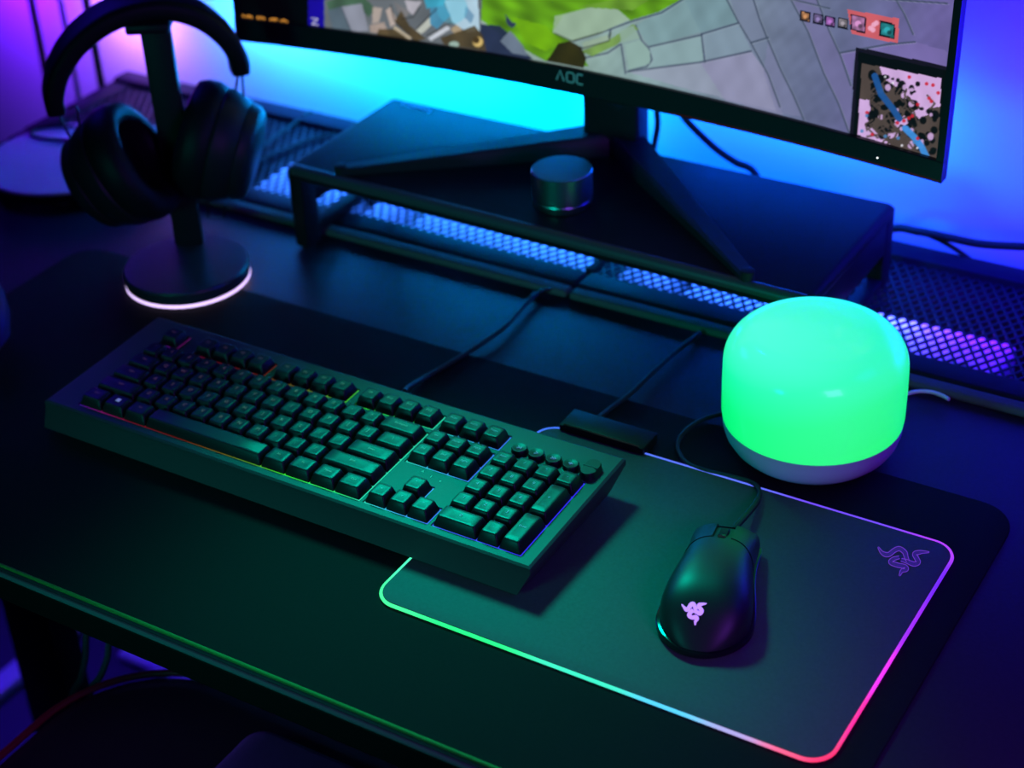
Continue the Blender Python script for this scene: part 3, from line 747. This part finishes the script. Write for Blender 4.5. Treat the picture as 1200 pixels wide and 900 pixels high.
poly([(984, 62), (1072, 49), (1110, 60), (1108, 78), (1003, 56), (998, 95)], (124, 108, 172), .6, .05)
# cracks
for L in ([(672, 48), (705, 38), (740, 25), (775, 15), (802, -2)], [(850, -4), (865, 25), (880, 50), (900, 87), (914, 125)], [(882, -4), (890, 22), (900, 47), (915, 82), (930, 112), (942, 140)],
          [(925, -4), (947, 37), (965, 85), (982, 120), (996, 158)], [(956, -4), (972, 37), (985, 65), (997, 100)], [(1048, -4), (1060, 17), (1070, 40)], [(984, 62), (1040, 52), (1072, 49)],
          [(822, 40), (865, 27)], [(760, 55), (822, 41)], [(822, 40), (826, 73)], [(735, 84), (820, 73), (880, 60)], [(745, 30), (752, 47), (760, 56), (764, 70), (758, 78), (737, 83)], [(728, 52), (733, 86)], [(684, 68), (712, 62), (727, 52)],
          [(716, 34), (712, 48), (680, 57)], [(880, 50), (900, 44)], [(915, -4), (972, 10)], [(1000, -4), (1110, 4)]):
    line(L, (62, 72, 92), 1.5, .75); line([(x + 2, y + 1.5) for x, y in L], (165, 175, 190), .8, .35)
# grass
G = (92, 148, 22)
poly([(560, -30), (812, -30), (800, -2), (772, 14), (738, 24), (724, 11), (690, 9), (660, 18), (648, 38), (668, 48), (683, 66), (690, 78), (640, 72), (600, 50), (562, 22)], G, 1, .28, .22, 8)
poly([(680, 60), (712, 48), (742, 28), (748, 34), (722, 53), (694, 66)], (112, 150, 60), .8, .2)
poly([(600, 20), (640, 30), (648, 40), (660, 48), (640, 60), (615, 50)], (120, 180, 10), .6, .2)
poly([(650, 19), (690, 9), (724, 11), (738, 23), (706, 37), (672, 47), (648, 38)], (150, 176, 150), .85, .06)
poly([(676, 8), (726, -2), (760, 0), (742, 12), (724, 11)], (110, 150, 60), .6, .2)
poly([(682, 50), (712, 41), (714, 47), (684, 56)], (150, 172, 150), .9, .06)
poly([(726, 36), (742, 30), (750, 45), (728, 50)], (140, 168, 155), .9, .05)
poly([(732, 52), (750, 47), (762, 60), (762, 74), (737, 82)], (142, 172, 165), .9, .05)
for L in ([(682, 57), (714, 48), (716, 38)], [(650, 39), (670, 48), (706, 38)]): line(L, (60, 70, 40), 1.1, .7)
# dark shapes lying on the grass
poly([(647, 62), (654, 51), (668, 48), (681, 55), (687, 68), (684, 80), (640, 72)], (42, 36, 14), .95, .2)
poly([(560, 28), (585, 30), (600, 42), (617, 62), (625, 70), (560, 62)], (36, 44, 74), .95, .15)
poly([(586, 48), (598, 36), (612, 52), (619, 66), (600, 62)], (108, 122, 140), .95, .08)
poly([(592, 16), (600, 26), (606, 28), (600, 33), (594, 28)], (40, 48, 90), .9)
# rubble at the left
poly([(379, -30), (566, -30), (562, 62), (379, 36)], (98, 104, 110), 1, .16, .12, 12)
poly([(382, 2), (420, -10), (440, 10), (432, 20), (420, 6), (386, 14)], (60, 96, 70), .8, .2)
poly([(384, 12), (402, 7), (412, 36), (390, 34)], (86, 104, 118), .9, .1)
poly([(399, 8), (424, 4), (432, 36), (412, 38)], (140, 144, 160), .95, .06); line([(400, 8), (412, 38)], (50, 60, 70), 1, .8)
for pts, c in (([(437, 8), (448, 10), (444, 26), (436, 28)], (172, 158, 150)), ([(433, 30), (450, 26), (456, 40), (434, 38)], (168, 150, 140)), ([(452, 12), (458, 8), (466, 26), (458, 32)], (184, 168, 160)), ([(462, 30), (482, 44), (480, 48), (460, 38)], (190, 176, 150)),
               ([(488, 36), (510, 14), (516, 20), (494, 40)], (186, 190, 180)), ([(502, 44), (524, 30), (528, 34), (505, 48)], (200, 205, 215)), ([(528, 34), (536, 28), (542, 36), (534, 42)], (170, 150, 120)), ([(462, 2), (480, 14), (474, 24), (466, 14)], (120, 118, 120)),
               ([(474, 0), (494, 2), (484, 18), (478, 12)], (176, 172, 182)), ([(520, 0), (560, -4), (562, 36), (548, 38), (530, 26)], (176, 206, 224)), ([(504, 8), (520, 4), (528, 18), (512, 34), (504, 28)], (70, 136, 170)), ([(496, -4), (524, -6), (520, 6), (500, 10)], (60, 160, 190)),
               ([(546, 6), (556, 18), (552, 28), (544, 20)], (110, 150, 180))):
    poly(pts, c, .95, .06)
for pts in ([(444, 34), (462, 34), (482, 48), (480, 52), (440, 44)], [(470, 12), (480, 30), (500, 46), (486, 48), (462, 26)], [(516, 44), (540, 36), (556, 30), (566, 42), (570, 60), (520, 52)]): poly(pts, (74, 60, 36), .85, .25)
for L in ([(458, 6), (462, 24), (470, 32)], [(488, 34), (512, 10)], [(500, 42), (530, 26)], [(470, 22), (484, 20), (492, 8)]): line(L, (34, 32, 34), 1.0, .8)
disc(560, 49, 6, (210, 180, 110)); disc(558, 47, 4, (70, 54, 30)); disc(532, 52, 6, (160, 190, 180), .9, .6)
disc(530, 10, 18, (80, 190, 220), .35)
# black panel with orange lettering and a blue strip
poly([(200, -300), (362, -300), (361, 40), (200, 40)], (2, 2, 4)); poly([(362, -300), (381, -300), (380, 40), (361, 40)], (24, 8, 150), 1, .05)
# row of little portraits (plain colour patches) and a coral band
poly([(993, 11), (1054, 22), (1052, 51), (998, 39)], (208, 92, 100), .95, .05)
def sq(x0, y0, x1, y1, slope=.24): return [(x0, y0), (x1, y0 + slope * (x1 - x0)), (x1 - .5, y1 + slope * (x1 - x0)), (x0 - .5, y1)]
for (x0, y0, x1, y1), bg, fg in (((938, 12, 950, 24), (30, 20, 30), (214, 150, 100)), ((953, 15, 965, 27), (14, 10, 28), (150, 130, 190)), ((967, 18, 979, 30), (26, 14, 50), (190, 120, 210)), ((982, 20, 994, 32), (10, 8, 18), (170, 160, 170)), ((997, 16, 1015, 35), (20, 10, 30), (220, 150, 210)), ((1031, 24, 1049, 42), (8, 14, 24), (50, 170, 180))):
    poly(sq(x0, y0, x1, y1), bg); poly(sq(x0 + 1.6, y0 + 1.8, x1 - 1.6, y1 - 1.4), [c * .75 for c in fg], .9, .35, .5, int(x0))
    cx, cy = (x0 + x1) / 2, (y0 + y1) / 2 + .12 * (x1 - x0); disc(cx - .5, cy, (x1 - x0) * .2, fg, .95); disc(cx + 2, cy + 3, (x1 - x0) * .14, [c * .35 for c in fg], .8)
for x, y in ((1020, 33), (1024, 29), (1027, 27), (1023, 35)): disc(x, y, 3, (236, 170, 200), .9)
# small overview map, an invented layout in the same colours
poly([(1003, 55), (1112, 78), (1110, 200), (995, 165)], (20, 12, 30)); poly([(1006, 61), (1112, 83), (1110, 200), (1000, 160)], (6, 4, 8))
def mp(a, b):   # map square 0..1 -> picture
    tl, tr, br, bl = (1010, 74), (1103, 92), (1099, 189), (1005, 158)
    return (tl[0] * (1 - a) * (1 - b) + tr[0] * a * (1 - b) + br[0] * a * b + bl[0] * (1 - a) * b, tl[1] * (1 - a) * (1 - b) + tr[1] * a * (1 - b) + br[1] * a * b + bl[1] * (1 - a) * b)
PK, OL, BK = (205, 168, 220), (78, 66, 62), (8, 6, 10)
poly([mp(0, 0), mp(1, 0), mp(1, 1), mp(0, 1)], OL, 1, .1)
poly([mp(.22, 0), mp(1, 0), mp(1, .34), mp(.78, .42), mp(.6, .3), mp(.28, .14)], PK, 1, .05); poly([mp(0, .5), mp(.14, .48), mp(.14, .8), mp(.42, 1), mp(0, 1)], PK, 1, .05)
poly([mp(.44, .66), mp(.84, .36), mp(.9, .44), mp(.5, .74)], PK)
r = random.Random(4)
for k in range(95):
    a, b = r.uniform(.12, .95), r.uniform(.12, .95)
    if a > .74 and b < .36: continue
    p = mp(a, b); disc(*p, r.uniform(1.8, 5.2), BK, .95, r.uniform(.6, 1.4))
for k in range(26):
    a, b = r.uniform(.2, .9), r.uniform(.2, .95); disc(*mp(a, b), r.uniform(1.8, 3.8), PK, .9, r.uniform(.6, 1.3))
for k in range(30):
    a, b = r.uniform(.15, .85), r.uniform(.2, .9); line([mp(a, b), mp(a + r.uniform(-.12, .12), b + .08), mp(a + r.uniform(-.1, .1), b + .16)], OL, 1.5, .9)
line([mp(.17, .14), mp(.26, .36), mp(.42, .52), mp(.5, .62)], (30, 82, 150), 4.2, .95); line([mp(.58, .72), mp(.7, .8), mp(.8, .9), mp(.86, 1)], (60, 140, 220), 4.2, .95)
for a, b in ((.82, .1), (.9, .1), (.97, .18), (.86, .27), (.89, .3), (.62, .58), (.56, .63), (.66, .54), (.48, .68), (.72, .38), (.6, .06), (.1, .66), (.18, .93), (.74, .8)): disc(*mp(a, b), 2.1, (200, 30, 50), .9)
for a, b in ((.05, .93), (.1, .7), (.34, .9), (.5, .87), (.7, .86)): disc(*mp(a, b), 2.0, (70, 130, 190), .9)
for a, b in ((.55, .95), (.74, .92), (.3, .12), (.4, .18)): disc(*mp(a, b), 1.4, (235, 235, 245), .9)
up = np.clip((GZ - .16) / .04, 0, 1)[..., None] * (PV < -8)[..., None]
C[:] = C * (1 - up) + np.array((12, 78, 56)) * up * (1 + .35 * noise(GX * 1000, GZ * 1000, .05, 21))[..., None]  # unseen upper picture coloured dark teal for the light it casts
C = np.clip(C, 0, 255) / 255
lin = np.where(C <= .04045, C / 12.92, ((C + .055) / 1.055) ** 2.4)
ny, nx = GX.shape
verts = np.stack([WX, WY, WZ], -1).reshape(-1, 3)
idx = np.arange(ny * nx).reshape(ny, nx)
fc = np.stack([idx[:-1, :-1], idx[:-1, 1:], idx[1:, 1:], idx[1:, :-1]], -1).reshape(-1, 4)
me = bpy.data.meshes.new('screen'); me.from_pydata(verts.tolist(), [], fc.tolist())
ca = me.color_attributes.new('picture', 'FLOAT_COLOR', 'POINT')
ca.data.foreach_set('color', np.concatenate([lin.reshape(-1, 3), np.ones((ny * nx, 1))], 1).astype(np.float32).ravel())
M['screen'] = colour_emission('screen_picture', 'picture', 1.0, (.01, .01, .012)); M['screen'].node_tree.nodes['Principled BSDF'].inputs['Roughness'].default_value = .35
me.materials.append(M['screen'])
so = bpy.data.objects.new('screen', me); COL.objects.link(so); so.parent = mon; so.matrix_parent_inverse = Matrix.Translation(mon.location).inverted()
so['label'] = 'lit screen with stone slabs, grass, a row of small icons and a little map'
# lettering shown on the screen
M['orange'] = mat('screen_lettering_orange', (.1, .05, .01), .5, emis=srgb(225, 150, 60), es=.8); M['pale'] = mat('screen_lettering_pale', (.1, .1, .1), .5, emis=srgb(200, 195, 215), es=.9)
def screen_text(s, size, px, py, m, rot=0, name='screen_lettering'):
    me = text_mesh(s, size); p = at(px, py, y=.425)
    for _ in range(8): q = scr(p.x - MC, p.z - MZ, .0045); p = at(px, py, y=q.y)
    b2 = B(); b2.from_mesh(me); cr, sr = math.cos(rot), math.sin(rot)
    for v in b2.verts:
        x, z = v.co.x * cr - v.co.y * sr, v.co.x * sr + v.co.y * cr
        v.co = scr(p.x - MC + x, p.z - MZ + z, .0041)
    return obj(name, b2, m, so)
screen_text('range', .0265, 313, 25, M['orange']); screen_text('N', .011, 374, 26, M['pale'], math.pi / 2)

# ------------------------------------------------------------------ headphone stand
BC = (-.098, .250, .0)
st = thing('headphone_stand', BC, 'black headphone stand on a round base with a glowing ring, left of the keyboard', 'headphone stand')
bm = B(); lathe(bm, [(0, .0060), (.0585, .0060), (.0600, .0070), (.0602, .0170), (.0590, .0190), (.0, .0192)], BC, 80); obj('base', bm, [mat('stand_base_lacquer', (.03, .03, .04), .3, var=.1, spec=.7)], st, 30)
bm = B(); lathe(bm, [(.055, .0032), (.0590, .0032), (.0602, .0040), (.0600, .0058), (.055, .0062)], BC, 80); lr = obj('light_ring', bm, M['led_white'], st, 60); lr['label'] = 'glowing lilac white ring under the base'
bm = B(); lathe(bm, [(0, .0031 if False else .0004), (.050, .0004), (.052, .002), (.052, .0062), (0, .0062)], BC, 48); obj('rubber_foot', bm, M['rubber'], st)
PO = Vector((-.123, .2855, .0))
pd = Vector((.855, .517, 0)).normalized()
def orient_box(bm, c, ex, hx, hy, z0, z1, bev=.002):
    n0 = len(bm.verts); box(bm, -hx, hx, -hy, hy, z0, z1, bev); bm.verts.ensure_lookup_table()
    ey = Vector((-ex.y, ex.x, 0))
    for v in bm.verts[n0:]: v.co = Vector((c.x, c.y, 0)) + ex * v.co.x + ey * v.co.y + Vector((0, 0, v.co.z))
bm = B(); orient_box(bm, PO, pd, .0138, .005, .019, .250, .0015); obj('pole', bm, M['black'], st)
bm = B(); orient_box(bm, PO - pd * .004, pd, .020, .019, .2415, .2515, .003); obj('hanger', bm, M['black'], st)
bm = B(); q = PO + pd * .016
hk = [atplane(u, v, PO + pd.orthogonal() * 0, Vector((-pd.y, pd.x, 0))) for u, v in ((232, 232), (243, 232), (244, 255), (262, 255), (264, 238))]
tube(bm, [PO + Vector((0, 0, hk[0].z))] + hk, .0014, 8, 0); obj('cable_hook', bm, M['steel'], st)

# ------------------------------------------------------------------ headphones
ud = Vector((.643, .766, 0)); un = Vector((-.766, .643, 0))
HO = Vector((-.123, .2855, .25))
hd = thing('headphones', (HO.x, HO.y, .2515), 'black over-ear headphones hanging from the stand with the round base', 'headphones')
path = [atplane(u, v, HO, un) for u, v in ((65, 130), (62, 108), (70, 76), (92, 44), (130, 17), (180, 5), (224, 13), (258, 36), (277, 64), (281, 83))]
path = catmull(path, 6)
bm = B(); rings = []
for i, p in enumerate(path):
    t = i / (len(path) - 1); d = (path[min(i + 1, len(path) - 1)] - path[max(i - 1, 0)]).normalized()
    nr = un.cross(d).normalized()
    k = .62 + .38 * math.sin(math.pi * t) ** .6
    hx, hy = .0225 * k, .0098 * (.85 + .15 * math.sin(math.pi * t))
    rings.append([p + un * a + nr * b for a, b in rrect(hx, hy, hy * .75, 4)])
loft(bm, rings); obj('headband', bm, M['leather'], hd, 50)
HS = 1.16
CL = atplane(138, 196, HO, un) + un * -.006; CR = atplane(257, 170, HO, un)
AL = (RM @ Vector((.86, .40, .32))).normalized(); AR = (RM @ Vector((-.95, .26, .08))).normalized()
for c, a, band, ws in ((CL, AL, path[0], (((66, 128), (82, 160)), ((90, 126), (94, 155)))), (CR, AR, path[-1], (((280, 80), (274, 120)), ((283, 80), (286, 120))))):
    bm = B(); k = 1.0
    lathe(bm, [(r_ * HS, t_ * HS) for r_, t_ in ((0, -.033), (.024, -.033), (.036, -.0305), (.0405, -.026), (.0420, -.019), (.0412, -.0182), (.0425, -.0172), (.0475, -.006), (.0490, .001), (.0478, .0028), (0, .003))], c, 56, a, .92)
    cup = obj('ear_cup', bm, M['black'], hd, 40)
    bm = B(); lathe(bm, [(r_ * HS, t_ * HS) for r_, t_ in ((.0465, .002), (.0490, .004), (.0512, .011), (.0508, .020), (.0480, .027), (.0400, .0300), (.0330, .0270), (.0300, .020), (.0285, .010), (.0, .008))], c, 56, a, .92)
    obj('ear_cushion', bm, M['leather'], cup, 60)
    bm = B()
    for (p, q) in ws:
        pp = atplane(*p, HO, un); qq = atplane(*q, HO, un); top = c + (Vector((0, 0, 1)) - a * a.z).normalized() * .045 - a * .006
        mid = qq.lerp(top, .35)
        tube(bm, [band.lerp(pp, .6), pp, qq, mid, top], .0011, 8, 6)
    bm2 = bm; obj('yoke', bm2, M['steel'], hd, 60)

# ------------------------------------------------------------------ round pale disc at the far left, and the odd things round it
DC = (-.372, .375, 0)
ds = thing('turntable', DC, 'round pale topped disc with a black rim at the desk corner behind the headphones', 'disc')
ds.name = 'round_disc'
bm = B(); lathe(bm, [(0, .0090), (.088, .0090), (.092, .0105), (.093, .0165), (.0915, .0185), (.090, .0186), (0, .0186)], DC, 80); obj('rim', bm, M['gloss'], ds, 40)
for fx, fy in ((-.04, -.055), (.04, -.055)):
    bm = B(); lathe(bm, [(.010, .0002), (.010, .0092)], (DC[0] + fx, DC[1] + fy, 0), 20); obj('foot', bm, M['rubber'], ds)
bm = B(); lathe(bm, [(0, .0186), (.0895, .0186), (.0895, .0205), (.0885, .0212), (0, .0214)], DC, 80); obj('top_plate', bm, M['disc'], ds, 30)
bm = B(); tube(bm, [at(u, v, z=.0228) for u, v in ((120, 166), (95, 166), (70, 164), (46, 161), (36, 157), (44, 151), (64, 148), (88, 148))], .0016, 8)
tag(obj('cord', bm, M['cable']), 'thin black cord looped on top of the pale round disc', 'cable')
for (u, v0, v1, r, m, lab) in ((56, -20, 130, .0048, 'cable', 'leftmost black rod standing against the wall behind the headphones'), (88, -20, 135, .0034, 'bluecable', 'slim bluish rod between the two black rods behind the headphones'), (113, -20, 128, .0050, 'cable', 'black rod nearest the mesh shelf, behind the headphones')):
    p = at({56: 62, 88: 95, 113: 124}[u], 126, y=.592); bm = B(); tube(bm, [(p.x, p.y, -.728), (p.x, p.y, .62)], r, 12, 0)
    if m == 'bluecable': lathe(bm, [(.002, p.z - .014), (.005, p.z - .011), (.005, p.z + .013), (.002, p.z + .017)], (p.x, p.y, 0), 14)
    tag(obj('rod', bm, M[m]), lab, 'rod', 'upright rods by the wall')
# round speaker peeping in at the left edge
sc_ = at(8, 362, z=.045); sx = sc_ - Vector((.855, .517, 0)).normalized() * .040
sp_ = thing('desk_speaker', (sx.x, sx.y, 0), 'dark rounded speaker cut off by the left edge of the photo', 'speaker')
bm = B(); lathe(bm, [(0, .006), (.028, .006), (.036, .016), (.040, .035), (.039, .055), (.033, .074), (.020, .085), (0, .089)], (sx.x, sx.y, 0), 48); obj('body', bm, mat('speaker_blue_lit_plastic', (.05, .05, .22), .35, var=.1), sp_, 60)  # blue light it reflects is put into the base colour
bm = B(); lathe(bm, [(0, .0033), (.026, .0033), (.026, .007), (0, .007)], (sx.x, sx.y, 0), 32); obj('foot_ring', bm, M['rubber'], sp_)

# ------------------------------------------------------------------ loose cables behind
def cable(pts, r, label, m='cable', plug=None):
    bm = B(); tube(bm, pts, r, 10)
    if plug is not None:
        i, rr, ln = plug; d = (Vector(pts[i + 1]) - Vector(pts[i - 1])).normalized()
        lathe(bm, [(r, -ln), (rr, -ln * .8), (rr, ln * .8), (r, ln)], pts[i], 14, d)
    return tag(obj('cable', bm, M[m]), label, 'cable')
cable([at(u, v, y=.59) for u, v in ((786, 108), (800, 135), (818, 155), (840, 175), (862, 190), (884, 202))] + [Vector((.36, .585, .03)), Vector((.37, .56, .0102))], .0036, 'thick black cable drooping from the monitor to the riser, right of the neck')
cable([at(u, v, y=.575) for u, v in ((768, 108), (770, 132), (770, 152))] + [Vector((.243, .56, .055)), Vector((.245, .55, .0105))], .0030, 'short upright black cable close beside the monitor neck')
cable([Vector((.455, .585, .012))] + [at(u, v, y=.602) for u, v in ((1046, 268), (1075, 271), (1110, 278), (1150, 286), (1200, 289), (1250, 290))], .0040, 'thick black cable running right along the wall from behind the riser')
cable([at(u, v, y=.604) for u, v in ((1070, 270), (1092, 277), (1115, 289), (1138, 305))] + [at(1160, 322, y=.598), at(1200, 327, y=.596), at(1250, 335, y=.594)], .0024, 'thin black cable branching down onto the mesh shelf, right of the riser')
cable([at(u, v, z=.012) for u, v in ((292, 190), (300, 176), (318, 163), (340, 148), (360, 135), (375, 134), (392, 141), (410, 152))], .0019, 'black cable with a small plug lying on the mesh behind the riser', plug=(4, .0042, .008))
cable([at(u, v, z=.0105) for u, v in ((290, 196), (312, 184), (338, 174), (362, 164), (392, 157))], .0022, 'black cable lying along the mesh between the headphones and the riser')

# ------------------------------------------------------------------ below the desk: chair and hanging cables
for pts, lab in (([(.05, -.06, -.036), at(101, 748, y=-.05), at(100, 772, y=-.05), at(94, 796, y=-.05), at(84, 822, y=-.05)], 'grey cable hanging under the desk front, left of its twin'), ([(.085, -.06, -.036), at(128, 750, y=-.05), at(126, 770, y=-.05), at(118, 792, y=-.05), at(106, 815, y=-.05)], 'grey cable hanging under the desk front, right of its twin')):
    e = Vector(pts[-1]); pts = pts + [e + Vector((-.02, .03, -.08)), e + Vector((-.05, .1, -.18))]
    bm = B(); tube(bm, pts, .0030, 10); tag(obj('hanging_cable', bm, M['bluecable']), lab, 'cable', 'cables under the desk')
SZ = -.20
chx, chy = .272, -.275
chair = thing('gaming_chair', (chx, chy, -.73), 'black gaming chair seat edged with red piping, tucked below the desk front', 'chair')
ol = rrect(.256, .262, .115, 12, chx, chy)
bm = B(); prism(bm, ol, SZ - .085, SZ, .03); obj('seat', bm, M['leather'], chair, 60)
bm = B(); tube(bm, [(x, y, SZ - .010) for x, y in rrect(.2555, .2615, .1145, 12, chx, chy)], .0032, 8, 0, True); obj('piping', bm, M['red'], chair, 60)
bm = B(); prism(bm, rrect(.09, .20, .02, 6, .285, -.255), SZ - .002, SZ + .010, .008); obj('seat_insert', bm, M['insert'], chair, 60)
bm = B(); lathe(bm, [(.028, -.66), (.028, -.42), (.018, -.42), (.018, SZ - .08)], (chx, chy, 0), 24); obj('gas_column', bm, M['black'], chair)
for k in range(5):
    a = k * 2 * math.pi / 5 + .3; bm = B(); d = Vector((math.cos(a), math.sin(a), 0)); c = Vector((chx, chy, 0))
    tube(bm, [c + Vector((0, 0, -.645)), c + d * .15 + Vector((0, 0, -.655)), c + d * .29 + Vector((0, 0, -.675))], .018, 10); lgc = obj('base_leg', bm, M['black'], chair)
    bm = B(); e = c + d * .285; lathe(bm, [(.026, -.010), (.029, -.006), (.029, .006), (.026, .010)], (e.x, e.y, -.7005), 20, (-d.y, d.x, 0)); obj('caster', bm, M['rubber'], lgc)

# ------------------------------------------------------------------ light
def area(name, loc, target, sx, sy, col, power, spread=180, spec=1.0):
    l = bpy.data.lights.new(name, 'AREA'); l.shape = 'RECTANGLE'; l.size = sx; l.size_y = sy; l.color = col; l.energy = power
    l.spread = math.radians(spread); l.specular_factor = spec
    o = bpy.data.objects.new(name, l); COL.objects.link(o); o.location = loc
    o.rotation_euler = (Vector(target) - Vector(loc)).to_track_quat('-Z', 'Y').to_euler(); return o
def spot(name, loc, target, col, power, deg, blend=1, r=.1):
    l = bpy.data.lights.new(name, 'SPOT'); l.color = col; l.energy = power; l.spot_size = math.radians(deg); l.spot_blend = blend; l.shadow_soft_size = r
    o = bpy.data.objects.new(name, l); COL.objects.link(o); o.location = loc
    o.rotation_euler = (Vector(target) - Vector(loc)).to_track_quat('-Z', 'Y').to_euler(); return o
# LED strips behind the monitor, facing the wall
area('led_strip_cyan', (-.02, .612, .125), (-.02, .66, .10), .36, .02, (.0, .31, 1.0), 3.6)
area('led_strip_azure', (-.29, .608, .115), (-.29, .66, .09), .14, .02, (.02, .22, 1.0), 1.2)
area('led_strip_blue', (.36, .605, .135), (.37, .66, .10), .26, .02, (.0, .085, 1.0), 1.7)
area('led_strip_deep_blue', (.74, .55, .20), (.72, .66, .14), .36, .05, (.012, .0, 1.0), 3.6)
area('led_strip_pink', (-.51, .610, .08), (-.51, .66, .05), .09, .03, (.42, .16, 1.0), .42)
area('led_strip_violet', (-.70, .58, .12), (-.68, .66, .08), .16, .05, (.14, .005, 1.0), 1.1)
# unseen fill lights added under the mesh to brighten what lies below
area('under_shelf_fill', (.06, .535, .003), (.06, .52, -.05), .95, .012, (.03, .15, 1.0), 1.8)
area('under_shelf_fill_violet', (.565, .545, .003), (.565, .535, -.05), .14, .012, (.12, .005, 1.0), .20)
# green-teal light from above and to the left of the screen
spot('teal_key_light', (-.02, .42, .72), (.41, -.10, 0), (.0, 1.0, .68), 58, 37, 1, .09)
spot('teal_left_light', (-.55, -.55, .42), (.07, .09, .03), (.12, .62, 1.0), 2.6, 22, 1, .06)
spot('teal_front_fill', (.10, -1.0, .34), (.27, .22, .05), (.0, .85, .68), 20, 45, 1, .15)
spot('seat_violet_fill', (-.45, -.45, .02), (.21, -.08, -.19), (.30, .10, 1.0), 12, 18, 1, .05)  # unseen spot added to tint the chair's seat insert
# violet and blue light from the right of the room
area('violet_room_light', (1.15, -.35, .45), (.72, -.10, 0), .3, .3, (.32, .06, 1.0), 2.6)
spot('violet_corner_light', (1.05, -.5, .35), (.80, -.14, 0), (.45, .06, 1.0), 7, 34, 1, .1)
area('blue_room_light', (1.35, .45, .8), (.6, .25, 0), .5, .4, (.0, .0, 1.0), 2.0)
area('blue_left_light', (-.75, .45, .7), (-.1, .2, 0), .5, .3, (.04, .01, 1.0), 2.0)
spot('under_desk_glow', (-.75, .42, -.25), (-.50, .32, -.73), (.05, .01, 1.0), 6, 62, .5, .03)
w = bpy.data.worlds.new('world'); SC.world = w; w.use_nodes = True
w.node_tree.nodes['Background'].inputs[0].default_value = (.02, .06, .12, 1); w.node_tree.nodes['Background'].inputs[1].default_value = .02
